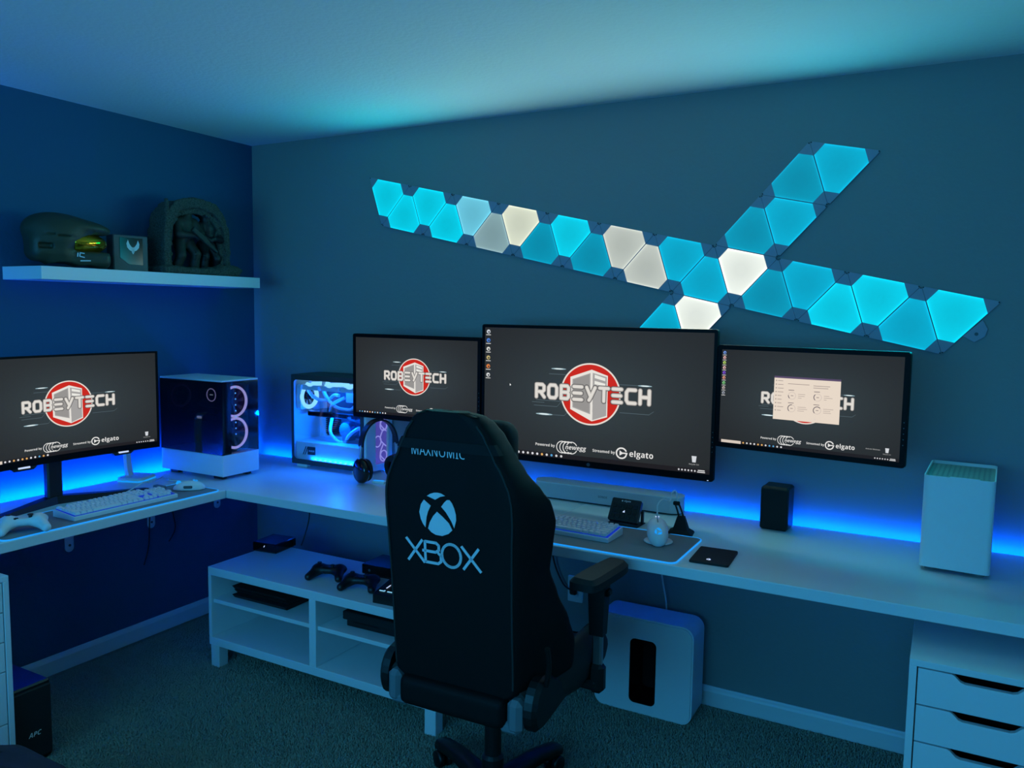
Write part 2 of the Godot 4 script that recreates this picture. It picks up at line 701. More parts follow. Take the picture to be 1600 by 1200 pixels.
# ---------------------------------------------------------------- room
func room():
	var W = 4.7
	var D = 4.6
	var H = 2.44
	var st = mk()
	ebox(st, Vector3(-0.15, -0.12, -0.15), Vector3(W + 0.15, 0, D + 0.15))
	var fl = struct("floor", st, M.carpet)
	carpet_pile(fl)
	st = mk()
	ebox(st, Vector3(-0.15, H, -0.15), Vector3(W + 0.15, H + 0.12, D + 0.15))
	struct("ceiling", st, M.ceiling)
	st = mk()
	ebox(st, Vector3(-0.15, 0, -0.15), Vector3(W + 0.15, H, 0))
	struct("wall_back", st, M.wall_grey)
	st = mk()
	ebox(st, Vector3(-0.15, 0, 0), Vector3(0, H, D + 0.15))
	struct("wall_left", st, M.wall_navy)
	st = mk()
	ebox(st, Vector3(W, 0, 0), Vector3(W + 0.15, H, D + 0.15))
	struct("wall_right", st, M.wall_light)
	# wall behind the camera, with a window
	var x0 = 0.4
	var x1 = 3.6
	var y0 = 0.9
	var y1 = 2.1
	area("window_light", Vector3((x0 + x1) / 2, (y0 + y1) / 2, D - 0.01), Vector2(x1 - x0, y1 - y0), Color(0.22, 0.66, 0.90), WINDOW_LIGHT, Vector3(0, 0, -1))
	st = mk()
	ebox(st, Vector3(0, 0, D), Vector3(x0, H, D + 0.15))
	ebox(st, Vector3(x1, 0, D), Vector3(W, H, D + 0.15))
	ebox(st, Vector3(x0, 0, D), Vector3(x1, y0, D + 0.15))
	ebox(st, Vector3(x0, y1, D), Vector3(x1, H, D + 0.15))
	struct("wall_front", st, M.wall_light)
	st = mk()
	for a in [[x0, y0, x1, y0 + 0.05], [x0, y1 - 0.05, x1, y1], [x0, y0, x0 + 0.05, y1], [x1 - 0.05, y0, x1, y1], [(x0 + x1) / 2 - 0.02, y0, (x0 + x1) / 2 + 0.02, y1]]:
		ebox(st, Vector3(a[0], a[1], D + 0.05), Vector3(a[2], a[3], D + 0.1), 0.004)
	var w = struct("window_1", st, M.trim)
	st = mk()
	ebox(st, Vector3(x0 + 0.04, y0 + 0.04, D + 0.072), Vector3(x1 - 0.04, y1 - 0.04, D + 0.076))
	part("pane", st, M.clear_glass, w)
	# baseboards with a small ogee on top
	var prof = [Vector2(0, 0), Vector2(0.014, 0), Vector2(0.014, 0.06), Vector2(0.011, 0.068), Vector2(0.007, 0.074), Vector2(0.004, 0.08), Vector2(0, 0.08)]
	st = mk()
	prism(st, prof, W, Transform3D(Basis(Vector3(0, 0, 1), Vector3.UP, Vector3(1, 0, 0)), Vector3.ZERO))
	struct("baseboard_back", st, M.trim)
	st = mk()
	prism(st, prof, D, Transform3D(Basis(Vector3(1, 0, 0), Vector3.UP, Vector3(0, 0, 1)), Vector3.ZERO))
	struct("baseboard_left", st, M.trim)
	st = mk()
	prism(st, prof, D, Transform3D(Basis(Vector3(-1, 0, 0), Vector3.UP, Vector3(0, 0, 1)), Vector3(W, 0, 0)))
	struct("baseboard_right", st, M.trim)
	# wall outlet
	var o = thingw("wall_outlet", "white double wall outlet low on the grey wall behind the chair armrest", "outlet", Vector3(1.933, 0.32, 0.0))
	st = mk()
	prism(st, rrect(0.072, 0.116, 0.005, 3, Vector2(1.933, 0.373)), 0.006, Transform3D.IDENTITY, 0.002)
	part("cover_plate", st, M.white_plastic, o)
	for k in 2:
		st = mk()
		var cy = 0.352 + 0.042 * k
		prism(st, rrect(0.034, 0.03, 0.012, 4, Vector2(1.933, cy)), 0.0085, Transform3D.IDENTITY, 0.001)
		var s = part("socket", st, M.white_lacquer, o)
		st = mk()
		for dx in [-0.006, 0.006]:
			ebox(st, Vector3(1.933 + dx - 0.0012, cy - 0.002, 0.0084), Vector3(1.933 + dx + 0.0012, cy + 0.007, 0.009))
		part("slot", st, M.void, s)

func carpet_pile(parent):
	var st = mk()
	for k in 3:
		var a = TAU * k / 3.0
		var d = Vector3(cos(a), 0, sin(a))
		var w = Vector3(-d.z, 0, d.x) * 0.0022
		var p = d * 0.0015
		var q = d * 0.0045 + Vector3(0, 0.0075, 0)
		tri(st, p - w, p + w, q, d)
		tri(st, p - w * 0.6 - d * 0.003, p + w * 0.6 - d * 0.003, q, -d)
	st.generate_normals()
	var mm = MultiMesh.new()
	mm.transform_format = MultiMesh.TRANSFORM_3D
	mm.mesh = st.commit()
	var rng = RandomNumberGenerator.new()
	rng.seed = 77
	var lump = FastNoiseLite.new()
	lump.seed = 5
	lump.frequency = 9.0
	var xs = []
	var step = 0.0072
	var z = 0.03
	while z < 2.15:
		var x = 0.05
		while x < 3.3:
			var p = Vector3(x + rng.randf_range(-0.4, 0.4) * step, 0.0, z + rng.randf_range(-0.4, 0.4) * step)
			# only what the picture can show: a wedge in front of the camera
			if p.z < 1.7 or p.x > 0.7:
				var n = lump.get_noise_2d(p.x, p.z)
				var s = rng.randf_range(0.75, 1.35) * (1.0 + 0.35 * n)
				var b = Basis(Vector3.UP, rng.randf() * TAU).scaled(Vector3(s, s * rng.randf_range(0.7, 1.2), s))
				b = Basis(Vector3(1, 0, 0), rng.randf_range(-0.5, 0.5) + n * 0.5) * Basis(Vector3(0, 0, 1), rng.randf_range(-0.5, 0.5)) * b
				xs.append(Transform3D(b, p))
			x += step
		z += step
	mm.instance_count = xs.size()
	for i in xs.size():
		mm.set_instance_transform(i, xs[i])
	var o = MultiMeshInstance3D.new()
	o.name = "carpet_pile"
	o.multimesh = mm
	o.material_override = M.pile
	o.set_meta("kind", "stuff")
	parent.add_child(o, true)

# ---------------------------------------------------------------- desks
func desks():
	var th = 0.0357
	var zf = 0.7526
	# the two boards of the long worktop meet at the seam beside the soundbar
	var xs = 2.03
	for k in 2:
		var o = thingw("desk", ["long white desk board in the corner under the open blue-lit computer", "long white desk board running right under the soundbar, speaker and small white computer"][k], "desk", Vector3([0.05, xs][k], TOP - th, 0.045))
		var st = mk()
		var a = [0.05, xs + 0.0008][k]
		var b = [xs - 0.0008, 4.69][k]
		ebox(st, Vector3(a, TOP - th, 0.045), Vector3(b, TOP, zf), 0.0022)
		part("board", st, M.desk_white, o)
	var o2 = thingw("desk", "white desk board along the navy wall under the curved monitor", "desk", Vector3(0.05, TOP - th, zf))
	var st2 = mk()
	ebox(st2, Vector3(0.05, TOP - th, zf + 0.001), Vector3(0.612, TOP, 3.0), 0.0022)
	part("board", st2, M.desk_white, o2)
	# steel angle brackets on the walls
	var spots = [[0, 1.078, 0.513], [0, 0.67, 0.523], [0, 0.276, 0.538], [1, 2.62, 0.56], [1, 2.98, 0.56], [1, 3.45, 0.56], [1, 1.3, 0.56]]
	var names = ["white angle bracket nearest the left drawer cabinet under the left desk board", "white angle bracket in the middle under the left desk board, on the navy wall", "white angle bracket on the navy wall nearest the room corner", "white bracket under the long desk above the white subwoofer", "white bracket under the long desk below the black pad", "white bracket under the long desk beside the right drawer cabinet", "white bracket under the long desk behind the gaming chair"]
	for i in spots.size():
		var s = spots[i]
		var at = Vector3(0, s[2], s[1]) if s[0] == 0 else Vector3(s[1], s[2], 0)
		var xd = Vector3(0, 0, -1) if s[0] == 0 else Vector3(1, 0, 0)
		var r = thing("wall_bracket", names[i], "bracket", at, 0.0, "desk brackets on the walls")
		r.basis = Basis(xd, Vector3.UP, xd.cross(Vector3.UP))
		var st = mk()
		var p = []
		for k in 9:
			var a = PI + PI * k / 8.0
			p.append(Vector2(cos(a) * 0.02, 0.02 + sin(a) * 0.02))
		p.append(Vector2(0.02, TOP - th - s[2]))
		p.append(Vector2(-0.02, TOP - th - s[2]))
		prism(st, p, 0.005, Transform3D.IDENTITY, 0.001)
		part("wall_plate", st, M.white_metal, r)
		st = mk()
		ebox(st, Vector3(-0.02, TOP - th - s[2] - 0.005, 0.005), Vector3(0.02, TOP - th - s[2], 0.60 if s[0] == 1 else 0.42), 0.001)
		part("shelf_arm", st, M.white_metal, r)
		for y in [0.03, 0.15]:
			st = mk()
			cyl(st, Vector3(0, y, 0.004), 0.0055, 0.004, 12, Vector3(0, 0, 1))
			part("screw", st, M.mid_grey, r)
	# blue light strips stuck along the rear edges of the boards
	var blue = Color(0.0, 0.33, 1.0)
	var led = mk()
	ebox(led, Vector3(0.06, TOP - 0.016, 0.040), Vector3(4.66, TOP - 0.006, 0.0445))
	tag(part("led_strip", led, M.led_blue), "blue light strip along the rear edge of the long desk by the grey wall", "light strip")
	led = mk()
	ebox(led, Vector3(0.043, TOP - 0.016, 0.06), Vector3(0.0475, TOP - 0.006, 2.98))
	tag(part("led_strip", led, M.led_blue), "blue light strip along the rear edge of the left desk by the navy wall", "light strip")
	for k in 6:
		var c = 0.06 + 4.6 * (k + 0.5) / 6.0
		area("led_strip_light", Vector3(c, TOP - 0.009, 0.0385), Vector2(4.6 / 6.0, 0.012), blue, LED_LIGHT * 0.5, Vector3(0, 0.02, -1))
	for k in 4:
		var c = 0.06 + 2.9 * (k + 0.5) / 4.0
		area("led_strip_light", Vector3(0.0415, TOP - 0.009, c), Vector2(2.9 / 4.0, 0.012), blue, LED_LIGHT * 1.75, Vector3(-1, 0.25, 0))

# ---------------------------------------------------------------- wall shelf
func shelf_and_display():
	var o = thingw("wall_shelf", "white floating wall shelf with the helmet and the stone arch on it", "shelf", Vector3(0, 1.682, 0.75))
	var st = mk()
	ebox(st, Vector3(0.0, 1.682, 0.205), Vector3(0.26, 1.733, 1.308), 0.0012)
	part("board", st, M.white_lacquer, o)
	# a plain closed helmet, facing the room corner
	var h = thing("helmet", "olive green closed helmet with an amber visor on the wall shelf", "helmet", Vector3(0.135, 1.7335, 1.118), deg_to_rad(70))
	st = field_mesh(func(p):
		var ty = p.y + 0.09 * p.x
		var d = d_ell(Vector3(p.x, ty, p.z), Vector3(-0.04, 0.135, 0), Vector3(0.128, 0.082, 0.098))
		d = smin(d, d_ell(Vector3(p.x, ty, p.z), Vector3(0.040, 0.172, 0), Vector3(0.118, 0.034, 0.084)), 0.03)
		d = smin(d, d_box(p, Vector3(-0.075, 0.082, 0), Vector3(0.075, 0.056, 0.088), 0.04), 0.03)
		d = smin(d, d_box(p, Vector3(0.03, 0.040, 0), Vector3(0.115, 0.030, 0.072), 0.022), 0.02)
		d = smin(d, d_box(p, Vector3(0.125, 0.046, 0), Vector3(0.022, 0.038, 0.042), 0.014), 0.012)
		d = maxf(d, -d_ell(p, Vector3(0.115, 0.104, 0), Vector3(0.115, 0.038, 0.14)))
		d = maxf(d, -d_ell(p, Vector3(-0.03, 0.0, 0), Vector3(0.06, 0.024, 0.2)))
		d = maxf(d, -d_ell(p, Vector3(0.065, -0.004, 0), Vector3(0.045, 0.020, 0.2)))
		d = maxf(d, -d_box(p, Vector3(-0.098, 0.084, 0.1), Vector3(0.026, 0.010, 0.03), 0.006))
		d = maxf(d, -d_box(p, Vector3(-0.098, 0.084, -0.1), Vector3(0.026, 0.010, 0.03), 0.006))
		d = maxf(d, -d_box(Vector3(p.x, ty, p.z), Vector3(-0.04, 0.122, 0.1), Vector3(0.12, 0.0022, 0.014), 0.001))
		return maxf(d, -p.y + 0.001), Vector3(-0.19, -0.01, -0.12), Vector3(0.19, 0.24, 0.12), 0.005)
	part("shell", st, M.olive, h)
	st = field_mesh(func(p):
		return maxf(d_ell(p, Vector3(0.012, 0.104, 0), Vector3(0.132, 0.052, 0.086)), -p.x + 0.005), Vector3(-0.01, 0.05, -0.1), Vector3(0.16, 0.165, 0.1), 0.005)
	part("visor", st, M.amber, h, "amber visor")
	st = mk()
	var sf = frame_at(Vector3(0.03, 0.052, 0.0715), Vector3(1, 0, 0), Vector3.UP)
	ribbon(st, [Vector2(0.012, 0.008), Vector2(-0.004, 0.01), Vector2(-0.006, -0.004), Vector2(0.012, -0.008)], 0.004, 0.003, sf)
	ribbon(st, [Vector2(-0.012, 0.01), Vector2(-0.014, -0.006)], 0.004, 0.003, sf)
	ribbon(st, [Vector2(-0.004, -0.022), Vector2(0.034, -0.020)], 0.0045, 0.003, sf)
	part("marking", st, M.thread, h)
	# small boxed display with a winged emblem
	var b = thing("display_box", "small dark collector box with a pale winged emblem, between helmet and stone arch", "box", Vector3(0.17, 1.7335, 0.858), deg_to_rad(82))
	st = mk()
	box(st, Vector3(0, 0.078, -0.03), Vector3(0.155, 0.156, 0.06), 0.004)
	part("case", st, M.mid_grey, b)
	st = mk()
	prism(st, [Vector2(-0.05, 0.145), Vector2(0.052, 0.145), Vector2(0.052, 0.03), Vector2(-0.012, 0.03), Vector2(-0.05, 0.058)], 0.002, Transform3D.IDENTITY, 0.0005)
	part("front_panel", st, M.black_gloss, b)
	st = mk()
	for s in [-1.0, 1.0]:
		var w = []
		for q in [[0.0, -0.018], [0.012, -0.012], [0.02, -0.002], [0.022, 0.012], [0.017, 0.026], [0.013, 0.012], [0.008, 0.004], [0.003, -0.002], [0.0, -0.002]]:
			w.append(Vector2(0.008 + s * q[0] * 1.3, 0.106 + q[1] * 1.15))
		prism(st, w, 0.0012, Transform3D(Basis.IDENTITY, Vector3(0, 0, 0.002)))
	prism(st, [Vector2(0.008, 0.075), Vector2(0.014, 0.084), Vector2(0.011, 0.1), Vector2(0.008, 0.106), Vector2(0.005, 0.1), Vector2(0.002, 0.084)], 0.0012, Transform3D(Basis.IDENTITY, Vector3(0, 0, 0.002)))
	part("emblem", st, M.thread, b)
	# stone arch with two plain dark figures
	var a = thing("stone_arch_statue", "dark stone arch diorama with two figures at the corner end of the shelf", "statue", Vector3(0.13, 1.7335, 0.515), deg_to_rad(90))
	# local x runs to the right of the picture, z towards the room
	var nz = FastNoiseLite.new()
	nz.seed = 4
	nz.frequency = 22.0
	st = field_mesh(func(p):
		var d = d_box(p, Vector3(0.0, 0.014, 0.0), Vector3(0.22, 0.020, 0.1), 0.02)
		d = smin(d, d_ell(p, Vector3(0.17, 0.03, 0.05), Vector3(0.085, 0.025, 0.05)), 0.03)
		d += nz.get_noise_3dv(p) * 0.012
		return maxf(d, -p.y), Vector3(-0.25, -0.01, -0.125), Vector3(0.29, 0.08, 0.125), 0.008)
	part("rock_base", st, M.stone, a)
	st = field_mesh(func(p):
		var q = Vector2(p.x / 0.175, (p.y - 0.10) / 0.235)
		var k = absf(q.x) if q.y < 0.0 else pow(pow(absf(q.x), 2.9) + pow(q.y, 2.9), 1.0 / 2.9)
		var m = (k - 1.0) * 0.18
		var d = maxf(absf(m + 0.006) - 0.013, absf(p.z + 0.01) - 0.06)
		var rib = maxf(absf(m + 0.002) - 0.017, absf(p.z - 0.048) - 0.014)
		var rib2 = maxf(absf(m + 0.030) - 0.009, absf(p.z - 0.03) - 0.016)
		d = smin(smin(d, rib, 0.008), rib2, 0.006)
		d += nz.get_noise_3dv(p * 0.8) * 0.007
		return maxf(d, -p.y + 0.02), Vector3(-0.22, 0.01, -0.09), Vector3(0.22, 0.37, 0.08), 0.0065)
	part("arch", st, M.stone, a)
	st = field_mesh(func(p):
		var d = d_cap(p, Vector3(-0.168, 0.02, 0.055), Vector3(-0.166, 0.33, 0.05), 0.013, 0.010)
		d += nz.get_noise_3dv(p * 1.6) * 0.007
		return d, Vector3(-0.2, 0.0, 0.02), Vector3(-0.14, 0.36, 0.09), 0.006)
	part("column", st, M.stone, a)
	for k in 2:
		var ox = [-0.03, 0.085][k]
		var sc = [1.06, 1.0][k]
		st = field_mesh(func(p):
			var q = (p - Vector3(ox, 0.035, 0.0)) / sc
			var s = 1.0 if k == 0 else -1.0
			q.x *= s
			var d = d_cap(q, Vector3(0, 0.235, 0.01), Vector3(0.004, 0.25, 0.014), 0.024, 0.024)
			d = smin(d, d_cap(q, Vector3(-0.01, 0.19, 0), Vector3(-0.012, 0.13, 0), 0.045, 0.034), 0.02)
			d = smin(d, d_cap(q, Vector3(-0.03, 0.11, 0), Vector3(-0.045, 0.05, 0.03), 0.028, 0.02), 0.01)
			d = smin(d, d_cap(q, Vector3(-0.045, 0.05, 0.03), Vector3(-0.055, 0.0, 0.01), 0.02, 0.022), 0.01)
			d = smin(d, d_cap(q, Vector3(0.015, 0.11, 0), Vector3(0.03, 0.06, 0.035), 0.028, 0.02), 0.01)
			d = smin(d, d_cap(q, Vector3(0.03, 0.06, 0.035), Vector3(0.03, 0.0, 0.02), 0.02, 0.022), 0.01)
			d = smin(d, d_cap(q, Vector3(-0.05, 0.2, 0.01), Vector3(-0.06, 0.14, 0.04), 0.02, 0.016), 0.012)
			d = smin(d, d_cap(q, Vector3(-0.06, 0.14, 0.04), Vector3(0.0, 0.14, 0.065), 0.016, 0.013), 0.01)
			d = smin(d, d_cap(q, Vector3(0.04, 0.2, 0.01), Vector3(0.055, 0.15, 0.04), 0.02, 0.015), 0.012)
			d = smin(d, d_cap(q, Vector3(0.055, 0.15, 0.04), Vector3(0.02, 0.13, 0.065), 0.015, 0.012), 0.01)
			return d * sc, Vector3(ox - 0.12, 0.01, -0.07), Vector3(ox + 0.12, 0.33, 0.105), 0.0065)
		var f = part("figure", st, [M.bronze, M.dark_figure][k], a)
		if k == 0:
			st = mk()
			var fr = frame_at(Vector3(0.0, 0.17, 0.082), Vector3(1, -0.72, 0), Vector3(0.72, 1, 0))
			prism(st, [Vector2(-0.07, -0.012), Vector2(0.02, -0.012), Vector2(0.1, -0.006), Vector2(0.1, 0.004), Vector2(0.0, 0.014), Vector2(-0.07, 0.01)], 0.014, fr, 0.003)
			part("prop", st, M.bronze, f)

# ---------------------------------------------------------------- triangular light panels
func glow_texture(n = 96):
	# edge-lit diffuser: brighter along the rim; u,v are the panel's own coordinates
	var im = Image.create(n, n, false, Image.FORMAT_RGB8)
	for y in n:
		for x in n:
			var p = Vector2((x + 0.5) / n * 2.0 - 1.0, (y + 0.5) / n * 2.0 - 1.0)
			var e = 1e9
			for k in 3:
				var a = HALF + TAU * k / 3.0 + PI
				e = minf(e, 0.5 - p.dot(Vector2(cos(a), sin(a))))
			var rim = exp(-maxf(e, 0.0) * 34.0)
			var c = clampf(0.70 + 0.08 * clampf(p.length() * 1.6 - 0.25, 0.0, 1.0) + 0.30 * rim, 0.0, 1.0)
			im.set_pixel(x, y, Color(c, c, c))
	return ImageTexture.create_from_image(im)

func light_panels():
	var O = Vector2(0.798, 2.223)
	var ang = deg_to_rad(-12.36)
	var s = 0.2477
	var e1 = Vector2(cos(ang), sin(ang)) * s
	var e2 = Vector2(cos(ang - PI / 3), sin(ang - PI / 3)) * s
	var e3 = e1 - e2
	var tex = glow_texture()
	var C = {
		"cyan": [Color(0.0, 0.81, 0.91), 1.0], "cyan_low": [Color(0.0, 0.64, 0.77), 0.8], "cyan_mid": [Color(0.0, 0.70, 0.84), 0.9],
		"ice": [Color(0.42, 0.78, 0.87), 1.0], "pearl": [Color(0.58, 0.71, 0.72), 0.8], "cream": [Color(0.90, 0.92, 0.82), 0.9], "ivory": [Color(0.79, 0.81, 0.76), 0.9], "white": [Color(0.96, 0.98, 0.93), 0.98]}
	var word = {"cyan": "bright cyan", "cyan_low": "deeper cyan", "cyan_mid": "cyan", "ice": "pale ice blue", "pearl": "dim pearl grey", "cream": "cream white", "ivory": "ivory white", "white": "brilliant white"}
	var order = ["cyan", "cyan", "cyan", "cyan", "ice", "pearl", "cream", "cyan_low", "cyan", "cyan_low", "ivory", "ivory", "cyan_mid", "cyan_mid", "white", "cyan_low", "cyan_mid", "cyan", "cyan", "cyan_mid", "cyan"]
	var rank = ["first", "second", "third", "fourth", "fifth", "sixth", "seventh", "eighth", "ninth", "tenth", "eleventh", "twelfth", "thirteenth", "fourteenth", "fifteenth", "sixteenth", "seventeenth", "eighteenth", "nineteenth", "twentieth", "twenty-first"]
	var todo = []
	for i in 21:
		var k = i / 2
		var t = [O + e1 * k, O + e1 * (k + 1), O + e1 * k + e2] if i % 2 == 0 else [O + e1 * k + e2, O + e1 * (k + 1) + e2, O + e1 * (k + 1)]
		var extra = ""
		if i == 14:
			extra = "%s triangular light panel where the arms of the cross meet the long strip" % word[order[i]]
		else:
			extra = "%s triangular light panel, %s from the left end of the long strip" % [word[order[i]], rank[i]]
		todo.append([t, order[i], extra])
	var a = O + e1 * 7
	var b = O + e1 * 8
	var up = [[[a, b, a + e3], "cyan_low"], [[b, b + e3, a + e3], "cyan_mid"], [[a + e3, b + e3, a + e3 * 2], "cyan_low"], [[b + e3, b + e3 * 2, a + e3 * 2], "cyan_mid"]]
	var upw = ["lowest panel of the upper right arm", "second panel up the upper right arm", "third panel up the upper right arm", "topmost panel at the tip of the upper right arm"]
	for i in 4:
		todo.append([up[i][0], up[i][1], "%s triangular light panel, %s" % [word[up[i][1]], upw[i]]])
	var p = O + e1 * 6 + e2
	var q = O + e1 * 7 + e2
	todo.append([[p, q, q - e3], "white", "brilliant white triangular light panel just above the top edge of the middle monitor"])
	todo.append([[p, q - e3, p - e3], "cyan_mid", "cyan triangular light panel half hidden behind the middle monitor"])
	var meshes = {}
	for w in todo:
		var t = w[0]
		var c = (t[0] + t[1] + t[2]) / 3.0
		var r = thing("light_panel", w[2], "light panel", Vector3(c.x, c.y, 0.0), 0.0, "triangular light panels on the grey wall")
		var side = 0.997
		var tri2 = []
		for v in t:
			tri2.append((v - c) * side)
		var hexp = []
		for k in 3:
			var v0 = tri2[k]
			var v1 = tri2[(k + 1) % 3]
			hexp.append(v0.lerp(v1, 0.215) * 0.975)
			hexp.append(v0.lerp(v1, 0.785) * 0.975)
		var st = mk()
		prism(st, rounded(tri2, 0.012), 0.0095, Transform3D.IDENTITY, 0.001)
		part("panel_body", st, M.panel_body, r)
		# mounting notches at the corners
		for v in tri2:
			st = mk()
			var e = v.normalized()
			var at = v - e * 0.0075
			cyl(st, Vector3(at.x, at.y, 0.0092), 0.0026, 0.0006, 10, Vector3(0, 0, 1))
			part("corner_pin", st, M.black_plastic, r)
		st = mk()
		var col = C[w[1]]
		var poly = ccw(PackedVector2Array(hexp))
		# orientation of this triangle for the texture
		var rot = tri2[0].angle()
		var ids = Geometry2D.triangulate_polygon(poly)
		for k in range(0, ids.size(), 3):
			var v = []
			for m in 3:
				v.append(poly[ids[k + m]])
			for pq in ([v[0], v[1], v[2]] if (v[0] - v[2]).cross(v[0] - v[1]) > 0 else [v[0], v[2], v[1]]):
				var uvp = (pq / (s * 0.5774)).rotated(-rot + HALF)
				st.set_uv(Vector2(0.5 + uvp.x * 0.5, 0.5 + uvp.y * 0.5))
				st.add_vertex(Vector3(pq.x, pq.y, 0.0108))
		var sides = mk()
		var n = poly.size()
		for k in n:
			var j = (k + 1) % n
			var ed = poly[j] - poly[k]
			st.set_uv(Vector2(0.5, 0.5))
			quad(st, Vector3(poly[k].x, poly[k].y, 0.009), Vector3(poly[j].x, poly[j].y, 0.009), Vector3(poly[j].x, poly[j].y, 0.0108), Vector3(poly[k].x, poly[k].y, 0.0108), Vector3(ed.y, -ed.x, 0))
		if not meshes.has(w[1]):
			var m = mat(Color(0.2, 0.22, 0.23), 0.5)
			m.emission_enabled = true
			m.emission_operator = BaseMaterial3D.EMISSION_OP_MULTIPLY
			m.emission_texture = tex
			m.emission = col[0]
			m.emission_energy_multiplier = col[1] * 1.85
			meshes[w[1]] = m
		part("diffuser", st, meshes[w[1]], r)
		var lc = col[0].srgb_to_linear()
		var lum = lc.r * 0.25 + lc.g * 0.6 + lc.b * 0.35
		area("light_panel_light", Vector3(c.x, c.y, 0.02), Vector2(0.13, 0.13), Color(col[0].r, col[0].g, col[0].b * 0.95), PANEL_LIGHT * col[1], Vector3(0, 0, 1))
	# the control unit clipped on the end of the strip
	var u = thingw("panel_controller", "small grey control unit clipped on the right end of the light panel strip", "controller", Vector3(3.385, 1.53, 0))
	var cu = mk()
	prism(cu, [Vector2(3.352, 1.522), Vector2(3.388, 1.502), Vector2(3.418, 1.522), Vector2(3.425, 1.548), Vector2(3.408, 1.578)], 0.009, Transform3D.IDENTITY, 0.001)
	part("housing", cu, M.panel_body, u)
	cu = mk()
	cyl(cu, Vector3(3.392, 1.53, 0.009), 0.006, 0.001, 14, Vector3(0, 0, 1))
	part("button", cu, M.mid_grey, u)

func rounded(t, r):
	var out = PackedVector2Array()
	var n = t.size()
	for i in n:
		var a = (t[(i + n - 1) % n] - t[i]).normalized()
		var b = (t[(i + 1) % n] - t[i]).normalized()
		for k in 4:
			var f = k / 3.0
			out.append((t[i] + a * r).lerp(t[i], f).lerp(t[i].lerp(t[i] + b * r, f), f))
	return out

# ---------------------------------------------------------------- pictures on the screens
var pic

func p_tri(a, b, c, col):
	var v = [a, b, c]
	v.sort_custom(func(p, q): return p.y < q.y)
	var y0 = maxi(int(ceil(v[0].y - 0.5)), 0)
	var y1 = mini(int(floor(v[2].y - 0.5)), pic.get_height() - 1)
	for y in range(y0, y1 + 1):
		var f = y + 0.5
		var xa = v[0].x + (v[2].x - v[0].x) * (f - v[0].y) / maxf(v[2].y - v[0].y, 1e-6)
		var xb
		if f < v[1].y:
			xb = v[0].x + (v[1].x - v[0].x) * (f - v[0].y) / maxf(v[1].y - v[0].y, 1e-6)
		else:
			xb = v[1].x + (v[2].x - v[1].x) * (f - v[1].y) / maxf(v[2].y - v[1].y, 1e-6)
		var l = int(round(minf(xa, xb)))
		var r = int(round(maxf(xa, xb)))
		if r > l:
			pic.fill_rect(Rect2i(l, y, r - l, 1), col)

func p_poly(pts, col):
	var ids = Geometry2D.triangulate_polygon(PackedVector2Array(pts))
	for k in range(0, ids.size(), 3):
		p_tri(pts[ids[k]], pts[ids[k + 1]], pts[ids[k + 2]], col)

func p_disc(c, rx, ry, col):
	for y in range(int(c.y - ry), int(c.y + ry) + 1):
		var f = (y + 0.5 - c.y) / ry
		if absf(f) < 1.0:
			var w = rx * sqrt(1.0 - f * f)
			pic.fill_rect(Rect2i(int(round(c.x - w)), y, int(round(2.0 * w)), 1), col)

func p_line(pts, w, col, closed = false):
	var n = pts.size()
	for i in (n if closed else n - 1):
		var a = pts[i]
		var b = pts[(i + 1) % n]
		var t = (b - a).normalized()
		var nn = Vector2(-t.y, t.x) * w * 0.5
		p_tri(a - nn, b - nn, b + nn, col)
		p_tri(a - nn, b + nn, a + nn, col)
	if w > 3.0:
		for q in pts:
			p_disc(q, w * 0.5, w * 0.5, col)

func p_text(s, x0, x1, yc, col, bold = false, italic = 0.0):
	var r = text_tris(s, bold, italic)
	var w = x1 - x0
	var m = Vector2((x0 + x1) * 0.5, yc)
	for k in range(0, r[0].size() - 2, 3):
		p_tri(m + r[0][k] * Vector2(w, -w), m + r[0][k + 1] * Vector2(w, -w), m + r[0][k + 2] * Vector2(w, -w), col)

func p_arc(c, rx, ry, a0, a1, w, col):
	var pts = []
	for k in 33:
		var a = lerpf(a0, a1, k / 32.0)
		pts.append(c + Vector2(cos(a) * rx, sin(a) * ry))
	p_line(pts, w, col)

const GLYPHS = {
	"R": [[[0, 1], [0, 0], [0.75, 0], [0.95, 0.12], [0.95, 0.45], [0.75, 0.58], [0.3, 0.58]], [[0.5, 0.58], [1.0, 1]]],
	"O": [[[0.2, 0], [0.8, 0], [1, 0.2], [1, 0.8], [0.8, 1], [0.2, 1], [0, 0.8], [0, 0.2], [0.2, 0]]],
	"B": [[[0, 0], [0, 1]], [[0, 0], [0.75, 0], [0.92, 0.14], [0.92, 0.36], [0.78, 0.5], [0.92, 0.64], [0.92, 0.86], [0.75, 1], [0, 1]], [[0.15, 0.5], [0.7, 0.5]]],
	"E": [[[0, 0], [1, 0]], [[0, 0.5], [0.92, 0.5]], [[0, 1], [1, 1]]],
	"Y": [[[0, 0], [0.5, 0.75], [1.0, 0]], [[0.5, 0.75], [0.3, 1]]],
	"T": [[[0, 0], [1, 0]], [[0.5, 0], [0.5, 1]]],
	"C": [[[1, 0], [0.2, 0], [0, 0.2], [0, 0.8], [0.2, 1], [1, 1]]],
	"H": [[[0, 0], [0, 1]], [[1, 0], [1, 1]], [[0, 0.5], [1, 0.5]]]}

